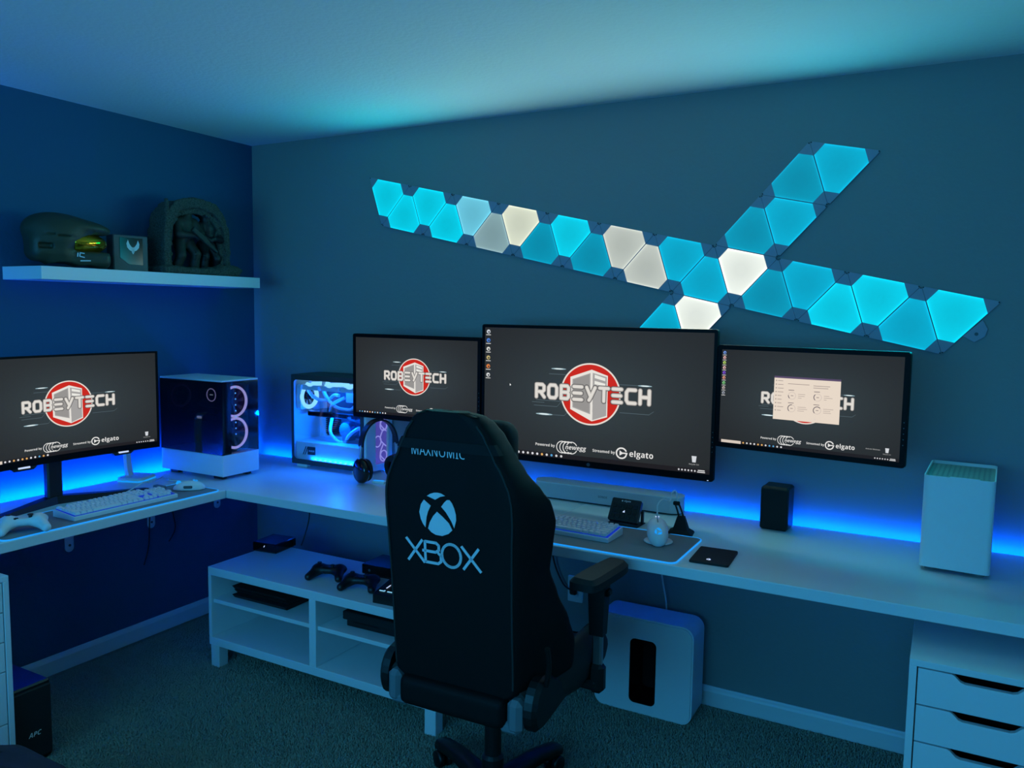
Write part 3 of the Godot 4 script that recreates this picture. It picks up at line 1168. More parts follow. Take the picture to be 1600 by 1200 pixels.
func wallpaper(kind):
	# 0 curved monitor, 1 left, 2 middle, 3 right
	var W = 2048
	var H = 1152
	var small = Image.create(64, 36, false, Image.FORMAT_RGB8)
	for y in 36:
		for x in 64:
			var p = Vector2((x - 31.5) / 32.0, (y - 17.5) / 18.0)
			var g = exp(-p.length_squared() * 1.1)
			var c = Color(0.155, 0.16, 0.165).lerp(Color(0.215, 0.255, 0.27), g)
			small.set_pixel(x, y, c)
	small.resize(W, H, Image.INTERPOLATE_CUBIC)
	pic = small
	var cx = 1024.0
	var cy = 560.0
	# circuit streaks
	var streak = Color(0.36, 0.43, 0.46)
	for s in [[[640, 400], [800, 400]], [[690, 350], [790, 350]], [[520, 640], [760, 640], [840, 580]], [[500, 690], [720, 690], [790, 610]], [[520, 765], [790, 765], [860, 690]], [[480, 660], [600, 660]], [[1290, 700], [1540, 700], [1580, 670]], [[1250, 460], [1520, 460]]]:
		var pts = []
		for q in s:
			pts.append(Vector2(q[0], q[1]))
		p_line(pts, 3.0, streak)
	for s in [[730, 352, 70, 7], [600, 765, 80, 9], [1500, 460, 60, 7], [800, 620, 26, 6]]:
		p_disc(Vector2(s[0], s[1]), s[2], s[3], Color(0.62, 0.74, 0.78))
		p_disc(Vector2(s[0], s[1]), s[2] * 0.6, s[3] * 0.6, Color(0.93, 0.97, 0.97))
	# red disc with a white tower case
	p_disc(Vector2(cx, cy), 272, 272, Color(0.93, 0.89, 0.85))
	p_disc(Vector2(cx, cy), 258, 258, Color(0.80, 0.16, 0.11))
	var V = func(x, y): return Vector2(cx + (x - 735) * 1.5, cy + (y - 472) * 1.385)
	p_poly([V.call(742, 316), V.call(613, 368), V.call(616, 574), V.call(748, 642), V.call(840, 608), V.call(838, 350)], Color(0.93, 0.91, 0.88))
	p_poly([V.call(735, 338), V.call(626, 382), V.call(629, 562), V.call(738, 598)], Color(0.66, 0.65, 0.64))
	p_poly([V.call(632, 386), V.call(729, 345), V.call(731, 590), V.call(634, 556)], Color(0.60, 0.59, 0.58))
	p_poly([V.call(748, 336), V.call(832, 358), V.call(834, 600), V.call(752, 634)], Color(0.66, 0.65, 0.64))
	p_poly([V.call(760, 346), V.call(824, 366), V.call(824, 384), V.call(760, 368)], Color(0.94, 0.93, 0.9))
	p_poly([V.call(760, 385), V.call(824, 400), V.call(824, 418), V.call(760, 406)], Color(0.94, 0.93, 0.9))
	# lettering in three strokes: dark rim, plate, bright core
	var xs = 522.0
	for pass_ in [[46.0, Color(0.26, 0.26, 0.26)], [37.0, Color(0.70, 0.68, 0.66)], [23.0, Color(0.90, 0.88, 0.85)]]:
		var x = xs
		for ch in "ROBEYTECH":
			var gw = 76.0 if ch != "E" else 74.0
			for st in GLYPHS[ch]:
				var pts = []
				for q in st:
					pts.append(Vector2(x + q[0] * gw, 500.0 + q[1] * 112.0))
				p_line(pts, pass_[0], pass_[1])
			x += 117.5
	var ink = Color(0.92, 0.91, 0.90)
	p_text("Powered by", 522, 708, 1046, ink, true)
	for k in 3:
		p_arc(Vector2(775 + 30 * k, 1048), 50, 52, 1.0, TAU - 1.0, 8.0, ink)
	p_arc(Vector2(866, 1048), 50, 52, 2.6, TAU + 2.2, 8.0, ink)
	for off in [[-8, 0], [8, 0], [0, -8], [0, 8], [-6, -6], [6, 6], [6, -6], [-6, 6]]:
		p_text("newegg", 806 + off[0], 1000 + off[0], 1054 + off[1], Color(0.19, 0.21, 0.22), true, 0.2)
	p_text("newegg", 806, 1000, 1054, ink, true, 0.2)
	p_text("Streamed by", 1058, 1258, 1052, ink, true)
	p_arc(Vector2(1315, 1048), 44, 44, 0.5, TAU - 0.5, 13.0, ink)
	p_line([Vector2(1353, 1069), Vector2(1362, 1046), Vector2(1330, 1046)], 12.0, ink)
	p_poly([Vector2(1298, 1024), Vector2(1298, 1070), Vector2(1334, 1048)], ink)
	p_text("elgato", 1384, 1586, 1052, ink, true)
	# task bar and desktop icons
	pic.fill_rect(Rect2i(0, 1112, W, 40), Color(0.13, 0.125, 0.135))
	var rng = RandomNumberGenerator.new()
	rng.seed = 40 + kind
	if kind != 1:
		pic.fill_rect(Rect2i(30, 1115, 250, 36), Color(0.86, 0.80, 0.75))
	for k in 11:
		var x = (310 if kind != 1 else 70) + k * 46
		p_disc(Vector2(x, 1132), 11, 11, [Color(0.9, 0.9, 0.92), Color(0.35, 0.65, 0.85), Color(0.92, 0.7, 0.4), Color(0.85, 0.85, 0.85)][rng.randi() % 4])
	for k in 6:
		p_disc(Vector2(1800 + k * 26, 1132), 7, 8, Color(0.85, 0.85, 0.86))
	p_line([Vector2(1955, 1124), Vector2(2005, 1124)], 7.0, Color(0.9, 0.9, 0.9))
	p_line([Vector2(1950, 1138), Vector2(2008, 1138)], 7.0, Color(0.9, 0.9, 0.9))
	if kind != 1:
		# waste bin
		p_poly([Vector2(1900, 1010), Vector2(1940, 1010), Vector2(1934, 1062), Vector2(1906, 1062)], Color(0.85, 0.86, 0.88))
		p_text("Recycle Bin", 1880, 1960, 1080, ink)
	if kind >= 2:
		var cols = [Color(0.8, 0.82, 0.85), Color(0.3, 0.5, 0.85), Color(0.85, 0.85, 0.83), Color(0.75, 0.68, 0.45), Color(0.88, 0.5, 0.25), Color(0.85, 0.85, 0.85)]
		if kind == 3:
			cols = [Color(0.45, 0.6, 0.9), Color(0.9, 0.7, 0.68), Color(0.72, 0.85, 0.4), Color(0.9, 0.72, 0.7), Color(0.5, 0.3, 0.85), Color(0.9, 0.6, 0.5), Color(0.5, 0.8, 0.5), Color(0.75, 0.68, 0.66), Color(0.6, 0.62, 0.66)]
		for k in cols.size():
			var y = 40 + k * (80 if kind == 2 else 62)
			p_disc(Vector2(36, y), 19, 19, cols[k])
			p_disc(Vector2(40, y + 4), 8, 8, Color(0.2, 0.22, 0.25))
			p_line([Vector2(14, y + 30), Vector2(58, y + 30)], 6.0, ink)
		if kind == 2:
			p_poly([Vector2(258, 506), Vector2(258, 530), Vector2(272, 522)], Color.WHITE)
	if kind == 3:
		# a light monitoring window with round gauges
		pic.fill_rect(Rect2i(657, 288, 750, 22), Color(0.36, 0.30, 0.42))
		pic.fill_rect(Rect2i(657, 310, 750, 492), Color(0.93, 0.87, 0.80))
		var soft = Color(0.62, 0.56, 0.54)
		for k in 9:
			p_disc(Vector2(682, 342 + k * 44), 7, 7, soft)
			p_line([Vector2(702, 342 + k * 44), Vector2(702 + 40 + rng.randi() % 30, 342 + k * 44)], 5.0, soft)
		for k in 4:
			var g = Vector2(870 + (k % 2) * 290, 510 + (k / 2) * 150)
			p_arc(g, 42, 42, 0, TAU, 5.0, Color(0.82, 0.76, 0.72))
			p_arc(g, 42, 42, PI * 0.75, PI * (1.0 + 0.25 * k), 8.0, Color(0.35, 0.32, 0.36))
			p_line([g + Vector2(-12, 0), g + Vector2(12, 0)], 7.0, soft)
			p_line([g + Vector2(-40, -64), g + Vector2(20, -64)], 6.0, Color(0.4, 0.36, 0.38))
			for m in 3:
				p_line([g + Vector2(70, -22 + m * 22), g + Vector2(90 + rng.randi() % 90, -22 + m * 22)], 4.0, soft)
		p_line([Vector2(820, 372), Vector2(1060, 372)], 6.0, soft)
		p_line([Vector2(1110, 378), Vector2(1290, 378)], 6.0, soft)
		p_line([Vector2(1110, 402), Vector2(1270, 402)], 6.0, soft)
		p_text("Activate Windows", 1700, 1850, 1036, ink)
	pic.resize(1024, 576, Image.INTERPOLATE_LANCZOS)
	return ImageTexture.create_from_image(pic)

func screen_material(kind):
	var m = mat(Color(0.012, 0.012, 0.012), 0.55)
	m.metallic_specular = 0.22
	m.emission_enabled = true
	m.emission_operator = BaseMaterial3D.EMISSION_OP_MULTIPLY
	m.emission = Color.WHITE
	m.emission_energy_multiplier = 0.95
	m.emission_texture = wallpaper(kind)
	return m

func flat_screen(st, w, h, z, bend = 0.0):
	# the glowing face, uv from the top left corner; bend is the depth of the curve
	var n = 1 if bend == 0.0 else 24
	st.set_smooth_group(0)
	for i in n:
		var q = []
		for k in [[i, 0], [i + 1, 0], [i + 1, 1], [i, 1]]:
			var f = float(k[0]) / n
			var x = (f - 0.5) * w
			q.append([Vector3(x, (k[1] - 0.5) * h, z + bend * pow(2.0 * f - 1.0, 2.0)), Vector2(f, 1.0 - k[1])])
		for k in [0, 3, 2, 0, 2, 1]:
			st.set_uv(q[k][1])
			st.add_vertex(q[k][0])

func flat_monitor(n, label, kind, at, turn, w, h, bez, chin, mount_y):
	var o = thing(n, label, "monitor", at, turn)
	var st = mk()
	prism(st, rrect(w, h, 0.008, 3, Vector2(0, h / 2)), 0.022, Transform3D(Basis.IDENTITY, Vector3(0, 0, -0.022)), 0.002)
	prism(st, rrect(w * 0.7, h * 0.7, 0.03, 4, Vector2(0, h / 2)), 0.028, Transform3D(Basis(Vector3(-1, 0, 0), Vector3(0, 1, 0), Vector3(0, 0, -1)), Vector3(0, 0, -0.020)), 0.012)
	part("housing", st, M.bezel, o)
	st = mk()
	var outer = rrect(w - 0.001, h - 0.001, 0.008, 3, Vector2(0, h / 2))
	var sw = w - 2 * bez
	var sh = h - bez - chin
	var inner = rrect(sw, sh, 0.0006, 3, Vector2(0, chin + sh / 2))
	ring_plate(st, outer, inner, 0.004, Transform3D.IDENTITY)
	part("bezel", st, M.bezel, o)
	st = mk()
	flat_screen(st, sw + 0.001, sh + 0.001, 0.0015)
	var sc = part("screen", st, screen_material(kind), o)
	sc.position = Vector3(0, chin + sh / 2, 0)
	var em = mk()
	for k in 5:
		cyl(em, Vector3(w / 2 - bez * 0.5, h * 0.2 + k * 0.018, 0.0035), 0.0018, 0.0012, 8, Vector3(0, 0, 1))
	part("control_button", em, M.mid_grey, o)
	# mount: plate, arm and wall plate behind the screen
	st = mk()
	box(st, Vector3(0, mount_y, -0.052), Vector3(0.12, 0.12, 0.008), 0.002)
	var zl = -(at.z) + 0.012
	tube(st, [Vector3(0, mount_y, -0.05), Vector3(0, mount_y, zl)], 0.018, 12)
	box(st, Vector3(0, mount_y, zl - 0.004), Vector3(0.1, 0.2, 0.008), 0.002)
	var arm = part("wall_mount", st, M.black_metal, o)
	if turn != 0.0:
		arm.rotation.y = -turn
	var f = Vector3(0, 0, 1).rotated(Vector3.UP, turn)
	area("screen_light", at + Vector3(0, h / 2, 0) + f * 0.02, Vector2(sw, sh), Color(0.85, 0.9, 0.95), SCREEN_LIGHT, f)
	return o

func screens():
	flat_monitor("monitor", "black monitor on the left of the three on the grey wall, half behind the chair", 1, Vector3(1.2555, 1.0905, 0.27), 0.0, 0.685, 0.383, 0.016, 0.022, 0.2)
	var mid = flat_monitor("monitor", "largest black monitor, in the middle of the grey wall above the soundbar", 2, Vector3(2.0955, 0.975, 0.27), 0.0, 0.983, 0.555, 0.013, 0.026, 0.3)
	var st = mk()
	prism(st, circle2(0.007, 16, Vector2(0, 0.0135)), 0.0008, Transform3D(Basis.IDENTITY, Vector3(0, 0, 0.004)))
	part("maker_badge", st, M.mid_grey, mid)
	st = mk()
	ebox(st, Vector3(0.47, 0.004, 0.004), Vector3(0.476, 0.006, 0.005))
	part("power_light", st, M.led_white, mid)
	flat_monitor("monitor", "black monitor on the right, showing a pale window over the wallpaper", 3, Vector3(2.9, 1.109, 0.318), deg_to_rad(-9), 0.632, 0.367, 0.016, 0.018, 0.2)
	# curved monitor on the left desk, facing the room
	var o = thing("curved_monitor", "large curved black monitor on a V-shaped stand against the navy wall", "monitor", Vector3(0.30, TOP, 1.245), HALF)
	var w = 0.755
	var h = 0.415
	var y0 = 0.978 - TOP
	var bend = 0.035
	st = mk()
	var n = 24
	var rings = []
	for i in n + 1:
		var f = 2.0 * i / n - 1.0
		var x = f * w / 2
		var z = bend * f * f
		var t = 0.012 + 0.03 * (1.0 - f * f)
		rings.append(PackedVector3Array([Vector3(x, y0, z), Vector3(x, y0 + h, z), Vector3(x, y0 + h, z - 0.012), Vector3(x, y0 + h * 0.75, z - t), Vector3(x, y0 + h * 0.25, z - t), Vector3(x, y0, z - 0.012)]))
	loft(st, rings, true, -1)
	part("housing", st, M.bezel, o)
	st = mk()
	for e in [[-1.0, y0, y0 + 0.026, 1.0], [-1.0, y0 + h - 0.008, y0 + h, 1.0], [-1.0, y0, y0 + h, -0.975], [0.975, y0, y0 + h, 1.0]]:
		var rr = []
		for i in n + 1:
			var f = lerpf(e[0], e[3], float(i) / n)
			var x = f * w / 2
			var z = bend * f * f
			rr.append(PackedVector3Array([Vector3(x, e[1], z - 0.001), Vector3(x, e[2], z - 0.001), Vector3(x, e[2], z + 0.003), Vector3(x, e[1], z + 0.003)]))
		loft(st, rr, true, -1)
	part("bezel", st, M.bezel, o)
	st = mk()
	flat_screen(st, w * 0.978, h - 0.032, 0.0012, bend * 0.956)
	var sc = part("screen", st, screen_material(0), o)
	sc.position = Vector3(0, y0 + 0.026 + (h - 0.034) / 2, 0)
	# two small light bars under the chin
	for f in [-0.5, 0.58]:
		st = mk()
		var x = f * w / 2
		var z = bend * f * f
		prism(st, [Vector2(x - 0.05, y0), Vector2(x + 0.05, y0), Vector2(x + 0.036, y0 - 0.012), Vector2(x - 0.036, y0 - 0.012)], 0.02, Transform3D(Basis.IDENTITY, Vector3(0, 0, z - 0.014)), 0.002)
		part("chin_fin", st, M.black_plastic, o)
		st = mk()
		ebox(st, Vector3(x - 0.022, y0 - 0.004, z + 0.002), Vector3(x + 0.022, y0 + 0.002, z + 0.0075))
		part("chin_light", st, M.led_white, o)
	st = mk()
	box(st, Vector3(-0.03, 0.15, -0.07), Vector3(0.062, 0.30, 0.032), 0.006)
	box(st, Vector3(-0.03, 0.3, -0.045), Vector3(0.09, 0.09, 0.03), 0.004)
	part("stand_column", st, M.black_plastic, o)
	for s in [-1.0, 1.0]:
		st = mk()
		var p0 = Vector3(-0.03, 0.0, -0.07)
		var p1 = Vector3(0.365 * s - 0.03, 0.0, 0.033)
		var d = (p1 - p0).normalized()
		var sd = d.cross(Vector3.UP)
		var rg = []
		for k in [[0.0, 0.026, 0.032], [0.5, 0.02, 0.018], [0.93, 0.015, 0.01], [1.0, 0.011, 0.004]]:
			var c = p0.lerp(p1, k[0])
			rg.append(PackedVector3Array([c - sd * k[1], c + sd * k[1], c + sd * k[1] * 0.8 + Vector3.UP * k[2], c - sd * k[1] * 0.8 + Vector3.UP * k[2]]))
		loft(st, rg, true, -1)
		part("stand_foot", st, M.black_plastic, o)
	area("screen_light", Vector3(0.325, 1.19, 1.245), Vector2(0.7, 0.36), Color(0.85, 0.9, 0.95), SCREEN_LIGHT, Vector3(1, 0, 0))

# ---------------------------------------------------------------- keyboards, mice, pads
var key_meshes = {}

func key_mesh(w):
	if not key_meshes.has(w):
		var st = mk()
		var a = 0.0088
		var b = 0.0064
		var hw = w / 2 - 0.0013
		loft(st, [
			PackedVector3Array([Vector3(-hw, 0, -a), Vector3(hw, 0, -a), Vector3(hw, 0, a), Vector3(-hw, 0, a)]),
			PackedVector3Array([Vector3(-hw + 0.001, 0.004, -a + 0.0008), Vector3(hw - 0.001, 0.004, -a + 0.0008), Vector3(hw - 0.001, 0.004, a - 0.001), Vector3(-hw + 0.001, 0.004, a - 0.001)]),
			PackedVector3Array([Vector3(-hw + 0.0026, 0.0088, -b - 0.001), Vector3(hw - 0.0026, 0.0088, -b - 0.001), Vector3(hw - 0.0026, 0.0088, b - 0.0012), Vector3(-hw + 0.0026, 0.0088, b - 0.0012)])], true, -1)
		st.generate_normals()
		key_meshes[w] = st.commit()
	return key_meshes[w]

# keyboard in local axes: x along the rows, z towards the user, y up
func keyboard(label, at, turn, full, tilt):
	var o = thing("keyboard", label, "keyboard", at, turn)
	var u = 0.019
	var cols = 22.7 if full else 15.2
	var w = cols * u + 0.012
	var st = mk()
	var d = 0.128
	var rg = []
	for x in [-w / 2, w / 2]:
		rg.append(PackedVector3Array([Vector3(x, 0.001, d / 2), Vector3(x, 0.014, d / 2), Vector3(x, 0.016, d / 2 - 0.004), Vector3(x, 0.016 + tilt, -d / 2 + 0.004), Vector3(x, 0.014 + tilt, -d / 2), Vector3(x, 0.001, -d / 2)]))
	loft(st, rg, true, -1)
	part("case", st, M.white_plastic, o)
	st = mk()
	rg = []
	for x in [-w / 2 + 0.005, w / 2 - 0.005]:
		rg.append(PackedVector3Array([Vector3(x, 0.0162, d / 2 - 0.007), Vector3(x, 0.0170, d / 2 - 0.007), Vector3(x, 0.0170 + tilt, -d / 2 + 0.006), Vector3(x, 0.0162 + tilt, -d / 2 + 0.006)]))
	loft(st, rg, true, -1)
	part("backlight_plate", st, M.key_glow, o)
	var rows = [[1, 1, 1, 1, 1, 1, 1, 1, 1, 1, 1, 1, 1, 2], [1.5, 1, 1, 1, 1, 1, 1, 1, 1, 1, 1, 1, 1, 1.5], [1.75, 1, 1, 1, 1, 1, 1, 1, 1, 1, 1, 1, 2.25], [2.25, 1, 1, 1, 1, 1, 1, 1, 1, 1, 1, 2.75], [1.25, 1.25, 1.25, 6.25, 1.25, 1.25, 1.25, 1.25]]
	var slope = tilt / (d - 0.008)
	for r in 6:
		var z = -d / 2 + 0.016 + r * 0.0196
		var y = 0.0192 + tilt * (d / 2 - z) / d
		var list = []
		if r == 0:
			list = [[0, 1], [2, 1], [3, 1], [4, 1], [5, 1], [6.5, 1], [7.5, 1], [8.5, 1], [9.5, 1], [11, 1], [12, 1], [13, 1], [14, 1]]
		else:
			var x = 0.0
			for k in rows[r - 1]:
				list.append([x, k])
				x += k
		if full:
			if r < 3:
				list.append_array([[15.25, 1], [16.25, 1], [17.25, 1]])
			elif r == 4:
				list.append([16.25, 1])
			elif r == 5:
				list.append_array([[15.25, 1], [16.25, 1], [17.25, 1]])
			if r > 0:
				list.append_array([[18.6, 1], [19.6, 1], [20.6, 1]])
				if r in [1, 2, 4]:
					list.append([21.6, 1])
		for k in list:
			var kw = k[1] * u
			var m = MeshInstance3D.new()
			m.name = "key"
			m.mesh = key_mesh(kw)
			m.material_override = M.keycap
			o.add_child(m, true)
			m.position = Vector3(-w / 2 + 0.006 + k[0] * u + kw / 2, y, z)
			m.rotation.x = slope
	return o

func mouse_shell(f):
	# f: slim factor
	return field_mesh(func(p):
		var d = d_ell(p, Vector3(0, 0.006, 0.008), Vector3(0.034 * f, 0.034, 0.058))
		d = smin(d, d_ell(p, Vector3(0, 0.004, -0.03), Vector3(0.031 * f, 0.022, 0.036)), 0.015)
		d = maxf(d, -d_ell(p, Vector3(0.047 * f, 0.014, 0.0), Vector3(0.016, 0.012, 0.03)))
		d = maxf(d, -d_ell(p, Vector3(-0.047 * f, 0.014, 0.0), Vector3(0.016, 0.012, 0.03)))
		d = maxf(d, -d_box(p, Vector3(0, 0.035, -0.045), Vector3(0.0012, 0.03, 0.03), 0.0004))
		return maxf(d, -p.y + 0.002), Vector3(-0.045, -0.003, -0.075), Vector3(0.045, 0.05, 0.075), 0.003)

func mouse(label, at, turn):
	var o = thing("computer_mouse", label, "mouse", at, turn)
	part("shell", mouse_shell(1.0), M.white_plastic, o)
	var st
	for s in [-1.0, 1.0]:
		st = mk()
		box(st, Vector3(0.033 * s, 0.017, 0.002), Vector3(0.006, 0.012, 0.036), 0.003)
		part("side_grip", st, M.mid_grey, o)
	st = mk()
	cyl(st, Vector3(-0.003, 0.029, -0.042), 0.011, 0.006, 16, Vector3(1, 0, 0))
	part("scroll_wheel", st, M.led_cyan, o)
	st = mk()
	var xf = frame_at(Vector3(0, 0.0395, 0.026), Vector3(1, 0, 0), Vector3(0, 0.24, -1))
	emblem_swirl(st, xf, 0.011)
	part("emblem", st, M.led_cyan, o)
	return o

# three-lobed knot emblem, seen from above
func emblem_swirl(st, xf, r):
	for k in 3:
		var a = TAU * k / 3.0 + HALF
		var p = []
		for q in [[0.25, -0.9], [0.9, -0.42], [1.05, 0.0], [0.8, 0.5], [0.62, 0.1], [0.3, -0.2]]:
			p.append((Vector2(q[0], q[1]) * r).rotated(a))
		prism(st, p, 0.0012, xf)

func glowing_pad(n, label, rect, lead):
	# rect: x0, z0, x1, z1 in room coordinates
	var c = Vector3((rect[0] + rect[2]) / 2, TOP, (rect[1] + rect[3]) / 2)
	var o = thing(n, label, "mouse pad", c)
	var w = rect[2] - rect[0]
	var d = rect[3] - rect[1]
	var flat = Transform3D(Basis(Vector3(1, 0, 0), Vector3(0, 0, -1), Vector3(0, 1, 0)), Vector3(0, 0.0003, 0))
	var st = mk()
	prism(st, rrect(w - 0.006, d - 0.006, 0.024, 6), 0.0034, flat, 0.0008)
	part("cloth", st, M.pad_cloth, o)
	st = mk()
	var out = rrect(w, d, 0.027, 6)
	ring_plate(st, out, rrect(w - 0.0075, d - 0.0075, 0.0235, 6), 0.0042, flat)
	part("light_edge", st, M.led_edge, o)
	st = mk()
	box(st, lead, Vector3(0.06, 0.014, 0.024), 0.003)
	part("control_box", st, M.grey_plastic, o)
	return o

func gamepad(label, at, turn, m, group):
	# x across, z towards the player, y up
	var o = thing("game_controller", label, "controller", at, turn, group)
	var st = field_mesh(func(p):
		var q = Vector3(absf(p.x), p.y, p.z)
		var d = d_box(q, Vector3(0, 0.032, -0.012), Vector3(0.058, 0.014, 0.030), 0.013)
		d = smin(d, d_cap(q, Vector3(0.046, 0.031, -0.012), Vector3(0.066, 0.016, 0.052), 0.022, 0.0155), 0.022)
		d = smin(d, d_ell(q, Vector3(0.047, 0.034, -0.016), Vector3(0.03, 0.015, 0.028)), 0.01)
		return d, Vector3(-0.09, -0.004, -0.055), Vector3(0.09, 0.058, 0.078), 0.0036)
	part("shell", st, m, o)
	for k in 2:
		var at2 = [Vector3(-0.044, 0.046, -0.018), Vector3(0.022, 0.045, 0.004)][k]
		st = mk()
		cyl(st, at2, 0.006, 0.009, 12)
		lathe(st, [Vector2(0.0, 0.009), Vector2(0.0085, 0.009), Vector2(0.0095, 0.011), Vector2(0.0085, 0.0135), Vector2(0.004, 0.0125), Vector2(0, 0.0122)], 16, Transform3D(Basis.IDENTITY, at2))
		part("thumbstick", st, M.black_plastic, o)
	st = mk()
	for k in [[0.010, 0.004], [0.004, 0.010]]:
		box(st, Vector3(-0.024, 0.047, 0.004), Vector3(k[0] * 2, 0.004, k[1] * 2), 0.001)
	part("direction_pad", st, M.black_plastic, o)
	for k in 4:
		st = mk()
		var a = HALF * k
		cyl(st, Vector3(0.046 + cos(a) * 0.0115, 0.0465, -0.018 + sin(a) * 0.0115), 0.0048, 0.004, 12)
		part("face_button", st, M.black_gloss, o)
	for s in [-1.0, 1.0]:
		st = mk()
		box(st, Vector3(0.042 * s, 0.036, -0.043), Vector3(0.036, 0.010, 0.014), 0.004)
		part("bumper", st, M.black_plastic, o)
	return o

func left_desk_things():
	M.key_glow = glow(Color(0.02, 0.22, 0.95), 0.5, Color(0.10, 0.11, 0.13))
	M.keycap = mat(Color(0.84, 0.85, 0.87), 0.42)
	M.led_edge = glow(Color(0.02, 0.58, 0.98), 0.9, Color(0.5, 0.5, 0.5))
	glowing_pad("desk_mat", "large grey desk mat with a glowing blue edge on the left desk", [0.345, 0.775, 0.607, 1.675], Vector3(-0.11, 0.011, -0.33))
	keyboard("white full size keyboard with blue backlight on the left desk", Vector3(0.503, TOP + 0.0036, 1.185), HALF, true, 0.012)
	mouse("white mouse with a glowing blue wheel and emblem beside the keyboard on the left desk", Vector3(0.485, TOP + 0.0036, 0.84), deg_to_rad(128))
	gamepad("white game controller at the left edge of the picture, in front of the curved monitor", Vector3(0.535, TOP + 0.004, 1.57), deg_to_rad(62), M.white_plastic, "")
	# headphone stand with a glowing foot
	var o = thing("headphone_stand", "empty white headphone stand with a glowing blue foot behind the curved monitor", "headphone stand", Vector3(0.105, TOP, 0.815), deg_to_rad(112))
	var st = mk()
	var flat = Transform3D(Basis(Vector3(1, 0, 0), Vector3(0, 0, -1), Vector3(0, 1, 0)), Vector3.ZERO)
	prism(st, rrect(0.13, 0.12, 0.02, 4), 0.018, flat, 0.004)
	part("foot", st, M.white_plastic, o)
	st = mk()
	ring_plate(st, rrect(0.134, 0.124, 0.021, 4), rrect(0.128, 0.118, 0.019, 4), 0.006, flat)
	part("foot_light", st, M.led_cyan, o)
	st = mk()
	var rg = []
	for k in [[0.015, -0.035, 0.019], [0.08, -0.043, 0.017], [0.16, -0.048, 0.016], [0.22, -0.04, 0.017], [0.25, -0.01, 0.019], [0.262, 0.03, 0.021]]:
		rg.append(PackedVector3Array([Vector3(-k[2], k[0], k[1] - 0.008), Vector3(k[2], k[0], k[1] - 0.008), Vector3(k[2], k[0] + (0.0 if k[0] < 0.2 else 0.012), k[1] + 0.008), Vector3(-k[2], k[0] + (0.0 if k[0] < 0.2 else 0.012), k[1] + 0.008)]))
	loft(st, rg, true, -1)
	part("upright", st, M.white_plastic, o)

# ---------------------------------------------------------------- computers
func fan(name_, at, axis, r, ring_mat, parent, frame_mat, thick = 0.0065):
	# a fan: square frame, glowing ring, hub and nine blades
	var b = Basis(Quaternion(Vector3.UP, axis))
	var xf = Transform3D(b, at)
	var st = mk()
	var fl = xf * Transform3D(Basis(Vector3(1, 0, 0), Vector3(0, 0, -1), Vector3(0, 1, 0)), Vector3(0, -0.012, 0))
	var k = r * 1.08
	ring_plate(st, rrect(2 * k, 2 * k, 0.012, 7), circle_like(r * 0.96, 7), 0.024, fl)
	var f = part(name_, st, frame_mat, parent)
	st = mk()
	torus(st, r * 0.93, thick, xf * Transform3D(Basis.IDENTITY, Vector3(0, 0.011, 0)), 36, 6)
	part("ring_light", st, ring_mat, f)
	st = mk()
	cyl(st, xf * Vector3(0, -0.01, 0), r * 0.3, 0.02, 16, axis)
	for i in 9:
		var a = TAU * i / 9.0
		var p = []
		for q in [[0.28, 0.0], [0.85, 0.12], [0.86, 0.42], [0.28, 0.3]]:
			var v = Vector2(q[0] * r, 0).rotated(a + q[1])
			p.append(v)
		var rot = Transform3D(Basis(Vector3(1, 0, 0), Vector3(0, 0, -1), Vector3(0, 1, 0)), Vector3(0, -0.002, 0))
		prism(st, p, 0.002, xf * rot)
	part("blades", st, M.black_plastic, f)
	return f

func circle_like(r, n):
	# a circle with the point count and start of rrect
	var out = PackedVector2Array()
	for k in 4:
		for i in n + 1:
			var a = HALF * k + HALF * (i + 0.0001) / n * 0.999
			out.append(Vector2(cos(a), sin(a)) * r)
	return out

